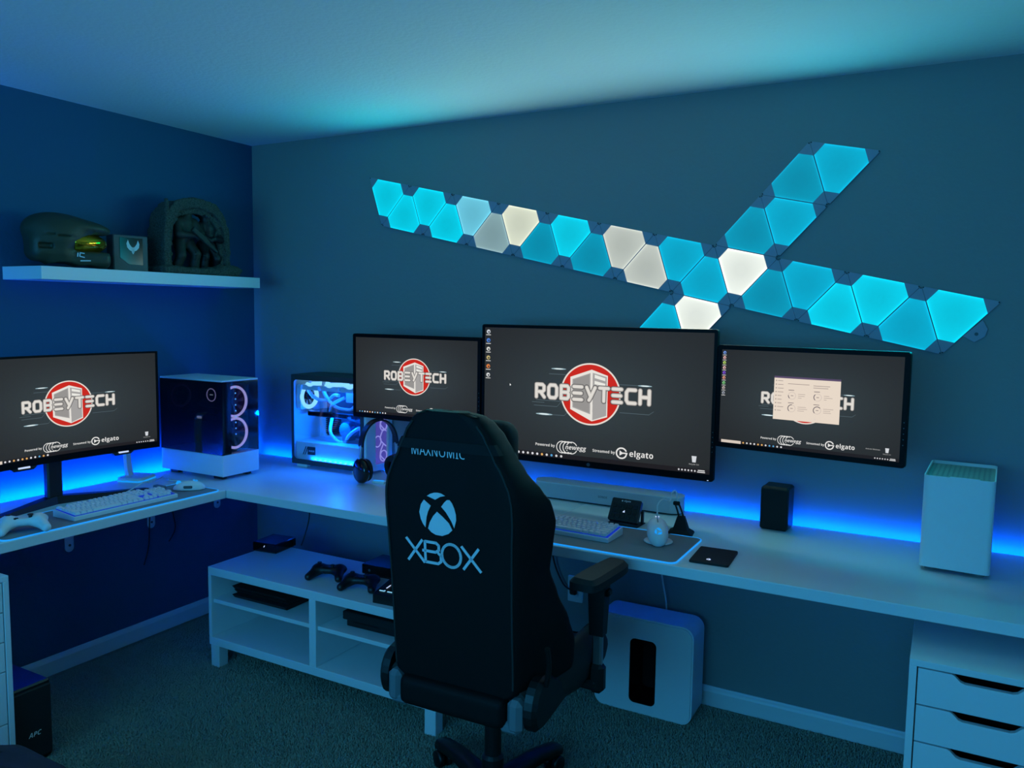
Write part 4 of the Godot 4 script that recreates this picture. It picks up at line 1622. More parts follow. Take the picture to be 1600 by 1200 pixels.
func computer_cases():
	# case with dark glass on two sides, in the room corner
	var x0 = 0.045
	var x1 = 0.462
	var z0 = 0.42
	var z1 = 0.636
	var y0 = 0.816
	var y1 = 1.256
	var yb = 0.914
	var o = thingw("computer_case", "white computer case with dark glass sides in the corner beside the curved monitor", "computer", Vector3((x0 + x1) / 2, TOP, (z0 + z1) / 2))
	var st = mk()
	ebox(st, Vector3(x0, y0, z0), Vector3(x1, yb, z1), 0.0025)
	part("lower_shell", st, M.white_metal, o)
	st = mk()
	ebox(st, Vector3(x0, y1 - 0.008, z0), Vector3(x1, y1, z1), 0.002)
	part("top_panel", st, M.white_metal, o)
	st = mk()
	ebox(st, Vector3(x0, yb, z0), Vector3(x0 + 0.004, y1 - 0.008, z1 - 0.004))
	ebox(st, Vector3(x0 + 0.004, yb, z0), Vector3(x1 - 0.004, y1 - 0.008, z0 + 0.003))
	ebox(st, Vector3(x1 - 0.02, yb, z1 - 0.016), Vector3(x1 - 0.004, y1 - 0.008, z1 - 0.004))
	part("inner_frame", st, M.black_metal, o)
	st = mk()
	ebox(st, Vector3(x1 - 0.022, yb, 0.582), Vector3(x1 - 0.0045, y1 - 0.009, z1 - 0.017))
	part("corner_panel", st, M.black_matte, o)
	st = mk()
	ebox(st, Vector3(x0, yb + 0.001, z1 - 0.0035), Vector3(x1, y1 - 0.009, z1))
	part("side_glass", st, M.dark_glass, o, "dark glass side window")
	st = mk()
	ebox(st, Vector3(x1 - 0.0035, yb + 0.001, z0), Vector3(x1, y1 - 0.009, z1 - 0.004))
	part("front_glass", st, M.front_glass, o)
	for q in [[x0 + 0.06, z0 + 0.035], [x1 - 0.06, z0 + 0.035], [x0 + 0.06, z1 - 0.035], [x1 - 0.06, z1 - 0.035]]:
		st = mk()
		ebox(st, Vector3(q[0] - 0.03, TOP, q[1] - 0.014), Vector3(q[0] + 0.03, y0, q[1] + 0.014), 0.003)
		part("foot", st, M.black_plastic, o)
	for k in 2:
		fan("front_fan", Vector3(0.415, 1.003 + 0.147 * k, 0.53), Vector3(1, 0, 0), 0.074, M.ring_lilac, o, M.black_plastic)
	fan("rear_fan", Vector3(0.075, 1.16, 0.55), Vector3(1, 0, 0), 0.058, M.ring_dim, o, M.black_plastic)
	st = mk()
	ebox(st, Vector3(x0 + 0.02, yb + 0.005, z0 + 0.004), Vector3(x0 + 0.29, y1 - 0.02, z0 + 0.012))
	part("mainboard", st, M.black_matte, o)
	st = mk()
	cyl(st, Vector3(0.225, 1.165, z0 + 0.02), 0.034, 0.05, 24, Vector3(0, 0, 1))
	var cl = part("cooler", st, M.black_plastic, o)
	st = mk()
	torus(st, 0.030, 0.0024, Transform3D(Basis(Vector3(1, 0, 0), Vector3(0, 0, -1), Vector3(0, 1, 0)), Vector3(0.225, 1.165, z0 + 0.071)), 28, 6)
	part("ring_light", st, M.ring_lilac, cl)
	st = mk()
	ebox(st, Vector3(0.215, 1.163, z0 + 0.0705), Vector3(0.236, 1.168, z0 + 0.072))
	part("badge_light", st, M.led_white, cl)
	st = mk()
	ebox(st, Vector3(0.08, 1.045, z0 + 0.02), Vector3(0.35, 1.085, z0 + 0.135), 0.006)
	var gp = part("graphics_card", st, M.black_gloss, o)
	st = mk()
	ebox(st, Vector3(0.20, 1.058, z0 + 0.135), Vector3(0.232, 1.070, z0 + 0.1362))
	part("badge_light", st, M.led_white, gp)
	for k in 2:
		st = mk()
		ebox(st, Vector3(0.286 + k * 0.012, 1.12, z0 + 0.012), Vector3(0.292 + k * 0.012, 1.235, z0 + 0.045), 0.001)
		part("memory_stick", st, M.black_metal, o)
	st = mk()
	for k in 5:
		tube(st, curve([Vector3(0.19 + k * 0.004, 1.165, z0 + 0.06), Vector3(0.15, 1.12, z0 + 0.09), Vector3(0.22 + k * 0.01, 1.105, z0 + 0.08), Vector3(0.35, 1.12, z0 + 0.03)], 6), 0.003, 5)
	part("cables", st, M.cable_black, o)
	# a short column of small lights behind the front glass
	for k in 9:
		st = mk()
		cyl(st, Vector3(0.437, 1.0 + k * 0.0272, 0.536), 0.0034, 0.002, 10, Vector3(1, 0, 0))
		part("front_light", st, M.led_dot, o)
	omni("front_fan_light", Vector3(0.444, 1.08, 0.50), Color(0.55, 0.6, 1.0), 0.0008, 0.02)

	# open case with blue lights, near the middle of the long desk
	x0 = 0.472
	x1 = 0.925
	z0 = 0.012
	z1 = 0.215
	y0 = 0.817
	y1 = 1.261
	o = thingw("computer_case", "white computer case lit bright blue inside, with coolant hoses, by the grey wall", "computer", Vector3((x0 + x1) / 2, TOP, (z0 + z1) / 2))
	st = mk()
	ebox(st, Vector3(x0, y0, z0), Vector3(x1, y0 + 0.006, z1 - 0.004))
	ebox(st, Vector3(x0, y0, z0), Vector3(x1, y1 - 0.01, z0 + 0.004))
	ebox(st, Vector3(x0, y0 + 0.006, z0 + 0.004), Vector3(x0 + 0.004, y1 - 0.01, z1 - 0.004))
	part("body", st, M.white_metal, o)
	st = mk()
	ebox(st, Vector3(x0, y1 - 0.012, z0), Vector3(x1 + 0.016, y1, z1 - 0.004), 0.003)
	part("top_panel", st, M.case_frame, o)
	st = mk()
	ring_plate(st, rrect(x1 - x0, y1 - y0 - 0.001, 0.004, 5, Vector2((x0 + x1) / 2, (y0 + y1) / 2)), rrect(x1 - x0 - 0.034, y1 - y0 - 0.05, 0.018, 5, Vector2((x0 + x1) / 2 - 0.003, (y0 + y1) / 2 - 0.001)), 0.004, Transform3D(Basis.IDENTITY, Vector3(0, 0, z1 - 0.004)))
	part("window_frame", st, M.case_frame, o)
	st = mk()
	ebox(st, Vector3(x0 + 0.012, y0 + 0.02, z1 - 0.006), Vector3(x1 - 0.016, y1 - 0.02, z1 - 0.0045))
	part("side_glass", st, M.clear_glass, o)
	# front face with a tall lit window in the middle
	st = mk()
	var yr = y0 - 0.005
	ebox(st, Vector3(x1 + 0.0005, yr, z1 - 0.075), Vector3(x1 + 0.016, y1 - 0.0125, z1), 0.004)
	ebox(st, Vector3(x1 + 0.0005, yr, z0), Vector3(x1 + 0.016, y1 - 0.0125, z0 + 0.035), 0.004)
	ebox(st, Vector3(x1 + 0.0005, yr, z0 + 0.03), Vector3(x1 + 0.012, yr + 0.03, z1 - 0.07))
	part("front_panel", st, M.white_plastic, o)
	st = mk()
	ebox(st, Vector3(x1 + 0.001, yr + 0.03, z0 + 0.035), Vector3(x1 + 0.004, y1 - 0.013, z1 - 0.075))
	part("front_light", st, M.lilac_panel, o)
	st = mk()
	for k in 5:
		var cz = z0 + 0.05 + (k % 2) * 0.045
		torus(st, 0.026, 0.003, Transform3D(Basis(Quaternion(Vector3.UP, Vector3(1, 0, 0))), Vector3(x1 + 0.007, y0 + 0.06 + k * 0.075, cz + 0.01)), 24, 6)
		tube(st, curve([Vector3(x1 + 0.007, y0 + 0.03 + k * 0.075, z0 + 0.04), Vector3(x1 + 0.007, y0 + 0.07 + k * 0.075, z0 + 0.085), Vector3(x1 + 0.007, y0 + 0.12 + k * 0.075, z0 + 0.06)], 5), 0.003, 6)
	part("front_ornament", st, M.ornament, o)
	for q in [[x0 + 0.05, z0 + 0.035], [x1 - 0.05, z0 + 0.035], [x0 + 0.05, z1 - 0.03], [x1 - 0.05, z1 - 0.03]]:
		st = mk()
		ebox(st, Vector3(q[0] - 0.035, TOP, q[1] - 0.014), Vector3(q[0] + 0.035, y0, q[1] + 0.014), 0.003)
		part("foot", st, M.white_plastic, o)
	# inside
	st = mk()
	ebox(st, Vector3(x0 + 0.005, y0 + 0.007, z0 + 0.006), Vector3(x1 - 0.004, y0 + 0.11, z1 - 0.022), 0.003)
	var sh = part("power_shroud", st, M.white_metal, o)
	st = mk()
	ebox(st, Vector3(x0 + 0.085, y0 + 0.047, z1 - 0.0225), Vector3(x0 + 0.135, y0 + 0.087, z1 - 0.0205))
	part("sticker", st, M.black_plastic, sh)
	st = mk()
	for k in 2:
		ribbon(st, [Vector2(x0 + 0.055 + k * 0.012, y0 + 0.045), Vector2(x0 + 0.075 + k * 0.012, y0 + 0.087)], 0.004, 0.002, Transform3D(Basis.IDENTITY, Vector3(0, 0, z1 - 0.0222)))
	for k in 3:
		ribbon(st, [Vector2(x1 - 0.035, y0 + 0.02 + k * 0.036), Vector2(x1 - 0.014, y0 + 0.034 + k * 0.036)], 0.012, 0.002, Transform3D(Basis.IDENTITY, Vector3(0, 0, z1 - 0.0222)))
	part("vent_stripe", st, M.black_plastic, sh)
	st = mk()
	text3(st, "RM850", 0.036, Transform3D(Basis.IDENTITY, Vector3(x0 + 0.111, y0 + 0.066, z1 - 0.0203)), true, 0.15)
	part("lettering", st, M.thread, sh)
	for k in 9:
		st = mk()
		ebox(st, Vector3(x0 + 0.13 + k * 0.032, y0 + 0.0235, z1 - 0.021), Vector3(x0 + 0.142 + k * 0.032, y0 + 0.0285, z1 - 0.017))
		part("floor_light", st, M.ring_ice, o)
	st = mk()
	ebox(st, Vector3(x0 + 0.06, y0 + 0.12, z0 + 0.006), Vector3(x1 - 0.11, y1 - 0.06, z0 + 0.012))
	part("mainboard", st, M.mid_grey, o)
	fan("rear_fan", Vector3(x0 + 0.024, y1 - 0.115, 0.125), Vector3(1, 0, 0), 0.058, M.ring_ice, o, M.white_plastic, 0.011)
	for k in 3:
		fan("roof_fan", Vector3(x0 + 0.085 + k * 0.125, y1 - 0.066, 0.115), Vector3(0, 1, 0), 0.056, M.ring_ice, o, M.white_plastic, 0.012)
	st = mk()
	ebox(st, Vector3(x0 + 0.02, y1 - 0.03, z0 + 0.03), Vector3(x1 - 0.03, y1 - 0.014, z1 - 0.03))
	part("radiator", st, M.white_metal, o)
	# slots at the rear, graphics card and pump
	for k in 9:
		st = mk()
		ebox(st, Vector3(x0 + 0.06, y0 + 0.13 + k * 0.0105, z0 + 0.013), Vector3(x0 + 0.155, y0 + 0.136 + k * 0.0105, z0 + 0.02))
		part("slot_cover", st, M.black_metal, o)
	st = mk()
	ebox(st, Vector3(x0 + 0.055, y0 + 0.235, z0 + 0.02), Vector3(x0 + 0.36, y0 + 0.262, z0 + 0.15), 0.004)
	part("graphics_card", st, M.black_gloss, o)
	st = mk()
	ebox(st, Vector3(x0 + 0.215, y0 + 0.3, z0 + 0.012), Vector3(x0 + 0.285, y0 + 0.37, z0 + 0.05), 0.004)
	part("cooling_block", st, M.tube_white, o)
	for k in 4:
		st = mk()
		ebox(st, Vector3(x0 + 0.3 + k * 0.01, y0 + 0.285, z0 + 0.012), Vector3(x0 + 0.305 + k * 0.01, y0 + 0.39, z0 + 0.05), 0.001)
		part("memory_stick", st, M.black_metal, o)
	st = mk()
	cyl(st, Vector3(x0 + 0.27, y0 + 0.175, z0 + 0.06), 0.038, 0.06, 24, Vector3(0, 0, 1))
	ebox(st, Vector3(x0 + 0.25, y0 + 0.12, z0 + 0.06), Vector3(x0 + 0.29, y0 + 0.145, z0 + 0.12), 0.004)
	part("pump", st, M.mid_grey, o)
	st = mk()
	ebox(st, Vector3(x0 + 0.375, y0 + 0.14, z0 + 0.06), Vector3(x0 + 0.43, y0 + 0.2, z0 + 0.14), 0.004)
	part("drive_box", st, M.tube_white, o)
	var zt = z0 + 0.12
	for c in [
		[[0.05, 0.415], [0.052, 0.36], [0.09, 0.318], [0.15, 0.315], [0.21, 0.345], [0.245, 0.345]],
		[[0.27, 0.335], [0.22, 0.31], [0.18, 0.28], [0.165, 0.235]],
		[[0.14, 0.415], [0.15, 0.36], [0.2, 0.29], [0.27, 0.275], [0.33, 0.29], [0.37, 0.35], [0.385, 0.41]],
		[[0.19, 0.235], [0.19, 0.165], [0.215, 0.12], [0.255, 0.115], [0.31, 0.16], [0.37, 0.195], [0.41, 0.195]],
		[[0.375, 0.415], [0.352, 0.34], [0.37, 0.27], [0.395, 0.21]]]:
		st = mk()
		var pts = []
		for i in c.size():
			pts.append(Vector3(x0 + c[i][0], y0 + c[i][1], zt + 0.015 * sin(i * 1.7)))
		tube(st, curve(pts, 6), 0.0085, 10)
		part("coolant_hose", st, M.tube_white, o)
	var ib = Color(0.0, 0.36, 1.0)
	area("case_light", Vector3(x0 + 0.21, y1 - 0.082, 0.12), Vector2(0.36, 0.12), ib, CASE_LIGHT * 2.6, Vector3(0, -1, 0))
	area("case_light", Vector3(x0 + 0.05, y1 - 0.115, 0.12), Vector2(0.1, 0.1), ib, CASE_LIGHT * 0.8, Vector3(1, 0, 0))
	omni("case_light", Vector3(x0 + 0.25, y0 + 0.225, 0.17), ib, CASE_LIGHT * 1.8, 0.008)
	area("floor_strip_light", Vector3(x0 + 0.25, y0 + 0.027, z1 - 0.012), Vector2(0.28, 0.006), ib, CASE_LIGHT * 0.7, Vector3(0, 0.5, -1))
	# headphones leaning on the front of the open case
	var hp = thing("headphones", "black over-ear headphones leaning on the front of the blue-lit case", "headphones", Vector3(1.055, TOP, 0.265), deg_to_rad(68))
	hp.scale = Vector3.ONE * 1.06
	st = mk()
	var arc = []
	for k in 21:
		var a = PI * k / 20.0
		arc.append(Vector3(cos(a) * 0.085, 0.16 + sin(a) * 0.11, 0.0))
	var rg = []
	for k in arc.size():
		var t = (arc[mini(k + 1, 20)] - arc[maxi(k - 1, 0)]).normalized()
		var nn = Vector3(t.y, -t.x, 0)
		rg.append(PackedVector3Array([arc[k] + nn * 0.004 - Vector3(0, 0, 0.017), arc[k] + nn * 0.004 + Vector3(0, 0, 0.017), arc[k] - nn * 0.004 + Vector3(0, 0, 0.017), arc[k] - nn * 0.004 - Vector3(0, 0, 0.017)]))
	loft(st, rg, true, -1)
	part("headband", st, M.black_plastic, hp)
	for s in [-1.0, 1.0]:
		st = mk()
		tube(st, [Vector3(0.085 * s, 0.165, 0.0), Vector3(0.09 * s, 0.12, 0), Vector3(0.088 * s, 0.085, 0)], 0.007, 8)
		part("slider", st, M.steel, hp)
		st = mk()
		lathe(st, [Vector2(0, 0), Vector2(0.038, 0), Vector2(0.052, 0.006), Vector2(0.055, 0.018), Vector2(0.052, 0.03), Vector2(0.044, 0.036), Vector2(0, 0.036)], 24, Transform3D(Basis(Quaternion(Vector3.UP, Vector3(s, 0, 0))), Vector3(0.066 * s, 0.058, 0)))
		var cup = part("ear_cup", st, M.black_gloss, hp)
		st = mk()
		torus(st, 0.036, 0.013, Transform3D(Basis(Quaternion(Vector3.UP, Vector3(s, 0, 0))), Vector3(0.062 * s, 0.058, 0)), 24, 8)
		part("cushion", st, M.black_matte, cup)
	# a small lit dongle at the headphones' foot
	var dg = thing("usb_receiver", "small glowing blue receiver on the desk in front of the headphones", "receiver", Vector3(1.075, TOP, 0.29), deg_to_rad(15))
	st = mk()
	box(st, Vector3(0, 0.005, 0), Vector3(0.06, 0.01, 0.03), 0.003)
	part("shell", st, M.white_plastic, dg)
	st = mk()
	box(st, Vector3(0, 0.0105, 0), Vector3(0.05, 0.002, 0.02), 0.0006)
	part("status_light", st, M.led_cyan, dg)

const CASE_LIGHT = 0.08

# ---------------------------------------------------------------- long desk, right half
func right_desk_things():
	glowing_pad("desk_mat", "grey desk mat with a glowing blue edge on the long desk under the docked mouse", [1.70, 0.415, 2.598, 0.742], Vector3(-0.3, 0.011, -0.145))
	keyboard("white compact keyboard with blue backlight on the long desk beside the chair", Vector3(2.185, TOP + 0.0036, 0.575), deg_to_rad(-2), false, 0.012)
	# soundbar: a rounded white bar on a dark plinth
	var o = thing("soundbar", "long white soundbar on the desk under the middle monitor", "soundbar", Vector3(2.108, TOP, 0.098))
	var st = mk()
	var flat = Transform3D(Basis(Vector3(1, 0, 0), Vector3(0, 0, -1), Vector3(0, 1, 0)), Vector3(0, 0.006, 0))
	prism(st, rrect(0.648, 0.098, 0.046, 8), 0.060, flat, 0.0, 0)
	part("cloth_body", st, M.speaker_cloth, o)
	st = mk()
	prism(st, rrect(0.651, 0.101, 0.048, 8), 0.0045, Transform3D(flat.basis, Vector3(0, 0.066, 0)), 0.0015, 0)
	part("top_plate", st, M.white_plastic, o)
	st = mk()
	prism(st, rrect(0.635, 0.088, 0.042, 8), 0.006, Transform3D(flat.basis, Vector3.ZERO), 0.0, 0)
	part("plinth", st, M.black_plastic, o)
	st = mk()
	text3(st, "SONOS", 0.04, Transform3D(Basis.IDENTITY, Vector3(0.0, 0.036, 0.0494)), true)
	part("lettering", st, M.grey_plastic, o)
	st = mk()
	cyl(st, Vector3(0.0, 0.0702, 0.025), 0.0022, 0.0008, 10)
	part("status_light", st, M.led_white, o)
	# slanted key pad with fifteen buttons
	o = thing("macro_pad", "small black slanted key pad with fifteen buttons in front of the soundbar", "key pad", Vector3(2.288, TOP, 0.365), deg_to_rad(-3))
	st = mk()
	ebox(st, Vector3(-0.062, 0.0, -0.05), Vector3(0.062, 0.004, 0.045), 0.0015)
	var b = Basis(Vector3(1, 0, 0), deg_to_rad(-32))
	ebox(st, Vector3(-0.058, 0.003, -0.045), Vector3(-0.05, 0.05, -0.03), 0.001)
	ebox(st, Vector3(0.05, 0.003, -0.045), Vector3(0.058, 0.05, -0.03), 0.001)
	part("stand", st, M.black_plastic, o)
	st = mk()
	var fr = Transform3D(Basis(Vector3(1, 0, 0), b.y, b.z), Vector3(0, 0.052, 0.002))
	prism(st, rrect(0.118, 0.088, 0.006, 4), 0.018, fr * Transform3D(Basis.IDENTITY, Vector3(0, 0, -0.012)), 0.002)
	part("body", st, M.black_plastic, o)
	for r in 3:
		for c in 5:
			st = mk()
			prism(st, rrect(0.0155, 0.0155, 0.003, 3, Vector2(-0.042 + c * 0.021, 0.014 - r * 0.0205)), 0.0018, fr * Transform3D(Basis.IDENTITY, Vector3(0, 0, 0.006)), 0.0006)
			part("button", st, M.black_gloss, o)
	st = mk()
	for q in [[-0.004, -0.004, 0.004, -0.0015], [-0.003, -0.0015, 0.003, 0.001], [0.0, 0.001, 0.003, 0.004]]:
		prism(st, [Vector2(q[0], q[1] - 0.0065), Vector2(q[2], q[1] - 0.0065), Vector2(q[2], q[3] - 0.0065), Vector2(q[0], q[3] - 0.0065)], 0.0006, fr * Transform3D(Basis.IDENTITY, Vector3(0, 0, 0.008)))
	part("lit_icon", st, M.led_white, o)
	st = mk()
	text3(st, "elgato", 0.026, fr * Transform3D(Basis.IDENTITY, Vector3(0.004, 0.034, 0.0064)), true)
	prism(st, circle2(0.003, 14, Vector2(-0.0165, 0.034)), 0.0004, fr * Transform3D(Basis.IDENTITY, Vector3(0, 0, 0.006)))
	part("lettering", st, M.thread, o)
	# mouse on its round charging foot
	o = thing("charging_dock", "round pale charging dock under the white mouse on the long desk mat", "dock", Vector3(2.474, TOP + 0.0042, 0.535), deg_to_rad(30))
	st = mk()
	lathe(st, [Vector2(0, 0), Vector2(0.046, 0), Vector2(0.05, 0.002), Vector2(0.048, 0.005), Vector2(0.036, 0.008), Vector2(0, 0.010)], 32)
	part("foot", st, M.white_plastic, o)
	st = mk()
	box(st, Vector3(0, 0.028, -0.012), Vector3(0.04, 0.046, 0.014), 0.006, Basis(Vector3(1, 0, 0), deg_to_rad(-30)))
	part("cradle", st, M.white_plastic, o)
	o = thing("computer_mouse", "white mouse standing tilted on the round dock, glowing emblem towards the chair", "mouse", Vector3(2.474, TOP + 0.036, 0.546), deg_to_rad(22))
	var mb = Basis(Vector3(1, 0, 0), deg_to_rad(31))
	var sub = part("shell", mouse_shell(1.06), M.white_plastic, o)
	sub.basis = mb
	st = mk()
	emblem_swirl(st, Transform3D(mb, Vector3.ZERO) * frame_at(Vector3(0, 0.0385, 0.028), Vector3(1, 0, 0), Vector3(0, 0.28, -1)), 0.013)
	part("emblem", st, M.led_cyan, o)
	st = mk()
	for s in [-1.0, 1.0]:
		box(st, mb * Vector3(0.005 * s, 0.0275, -0.052), Vector3(0.004, 0.004, 0.004), 0.001)
	part("wheel_light", st, M.led_white, o)
	# cable holder for the mouse
	o = thing("mouse_bungee", "black cable holder with a slotted arm at the rear corner of the desk mat", "cable holder", Vector3(2.505, TOP, 0.378), deg_to_rad(8))
	st = mk()
	loft(st, [
		PackedVector3Array([Vector3(-0.045, 0, -0.035), Vector3(0.045, 0, -0.035), Vector3(0.045, 0, 0.038), Vector3(-0.045, 0, 0.038)]),
		PackedVector3Array([Vector3(-0.042, 0.006, -0.033), Vector3(0.042, 0.006, -0.033), Vector3(0.042, 0.006, 0.036), Vector3(-0.042, 0.006, 0.036)]),
		PackedVector3Array([Vector3(-0.026, 0.016, -0.026), Vector3(0.026, 0.016, -0.026), Vector3(0.026, 0.016, 0.022), Vector3(-0.026, 0.016, 0.022)]),
		PackedVector3Array([Vector3(-0.013, 0.062, -0.012), Vector3(0.013, 0.062, -0.012), Vector3(0.013, 0.062, 0.008), Vector3(-0.013, 0.062, 0.008)])], true, -1)
	part("weight", st, M.strap, o)
	st = mk()
	for s in [-1.0, 1.0]:
		tube(st, [Vector3(0.008 * s, 0.06, -0.002), Vector3(0.0075 * s - 0.006, 0.085, 0.006), Vector3(0.007 * s - 0.013, 0.108, 0.014)], 0.0032, 8)
	box(st, Vector3(-0.015, 0.112, 0.016), Vector3(0.024, 0.014, 0.012), 0.003)
	part("arm", st, M.strap, o)
	# black charging pad
	o = thing("charging_pad", "flat square black pad lying on the desk to the right of the glowing mat", "pad", Vector3(2.683, TOP, 0.6), deg_to_rad(3))
	st = mk()
	prism(st, rrect(0.124, 0.175, 0.008, 4), 0.007, Transform3D(flat.basis, Vector3.ZERO), 0.0015)
	part("plate", st, M.black_matte, o)
	st = mk()
	emblem_swirl(st, Transform3D(flat.basis, Vector3(-0.006, 0.0068, 0.052)), 0.007)
	part("emblem", st, M.led_white, o)
	# black bookshelf speaker
	o = thing("speaker", "small black speaker standing on the long desk by the glowing wall", "speaker", Vector3(2.787, TOP, 0.115), deg_to_rad(-3))
	st = mk()
	box(st, Vector3(0, 0.0805, -0.004), Vector3(0.1, 0.161, 0.094), 0.008)
	part("cabinet", st, M.black_plastic, o)
	st = mk()
	prism(st, rrect(0.096, 0.15, 0.008, 4, Vector2(0, 0.079)), 0.006, Transform3D(Basis.IDENTITY, Vector3(0, 0, 0.0425)), 0.003)
	part("grille", st, M.speaker_black, o)
	# small white computer on the right end
	o = thing("mini_computer", "small white upright computer on the right end of the long desk", "computer", Vector3(3.372, TOP, 0.232), deg_to_rad(-3))
	var w = 0.192
	var d = 0.315
	var h = 0.287
	st = mk()
	var top = Transform3D(flat.basis, Vector3(0, 0.013, 0))
	var inner = rrect(w - 0.008, d - 0.008, 0.012, 5)
	ring_plate(st, rrect(w, d, 0.016, 5), inner, h, top, 0)
	part("shell", st, M.white_metal, o)
	st = mk()
	prism(st, inner, 0.004, Transform3D(flat.basis, Vector3(0, 0.013 + h - 0.014, 0)))
	part("top_mesh", st, M.white_mesh, o)
	st = mk()
	for r in 22:
		for c in 12:
			ebox(st, Vector3(-0.082 + c * 0.0142, 0.013 + h - 0.0102, -0.145 + r * 0.0133), Vector3(-0.082 + c * 0.0142 + 0.006, 0.013 + h - 0.0098, -0.145 + r * 0.0133 + 0.006))
	part("vent_hole", st, M.grey_plastic, o).set_meta("kind", "stuff")
	for q in [[-0.065, 0.12], [0.065, 0.12], [-0.065, -0.12], [0.065, -0.12]]:
		st = mk()
		cyl(st, Vector3(q[0], 0, q[1]), 0.018, 0.014, 16)
		part("foot", st, M.grey_plastic, o)
	st = mk()
	ebox(st, Vector3(-0.025, 0.013 + h - 0.0005, d / 2 - 0.0045), Vector3(0.055, 0.013 + h + 0.0025, d / 2 - 0.0005), 0.001)
	part("lid_lip", st, M.white_metal, o)
	# small jointed arm in front of the wall
	o = thing("jointed_arm", "thin black jointed arm standing on the desk beside the chair headrest", "arm", Vector3(1.815, TOP, 0.30))
	st = mk()
	cyl(st, Vector3.ZERO, 0.022, 0.006, 20)
	part("base", st, M.black_metal, o)
	st = mk()
	tube(st, [Vector3(0, 0.005, 0), Vector3(0.002, 0.106, 0)], 0.0024, 8)
	tube(st, [Vector3(0.002, 0.108, 0), Vector3(-0.05, 0.128, 0.002)], 0.0036, 8)
	tube(st, [Vector3(-0.05, 0.13, 0.002), Vector3(-0.155, 0.165, 0.004)], 0.0036, 8)
	tube(st, [Vector3(-0.155, 0.165, 0.004), Vector3(-0.26, 0.12, 0.004)], 0.0036, 8)
	part("rod", st, M.black_metal, o)
	for q in [Vector3(0.002, 0.108, 0), Vector3(-0.05, 0.129, 0.002), Vector3(-0.155, 0.165, 0.004)]:
		st = mk()
		cyl(st, q - Vector3(0, 0, 0.009), 0.0085, 0.018, 14, Vector3(0, 0, 1))
		cyl(st, q + Vector3(0, 0.006, 0), 0.003, 0.014, 8)
		part("joint", st, M.black_plastic, o)

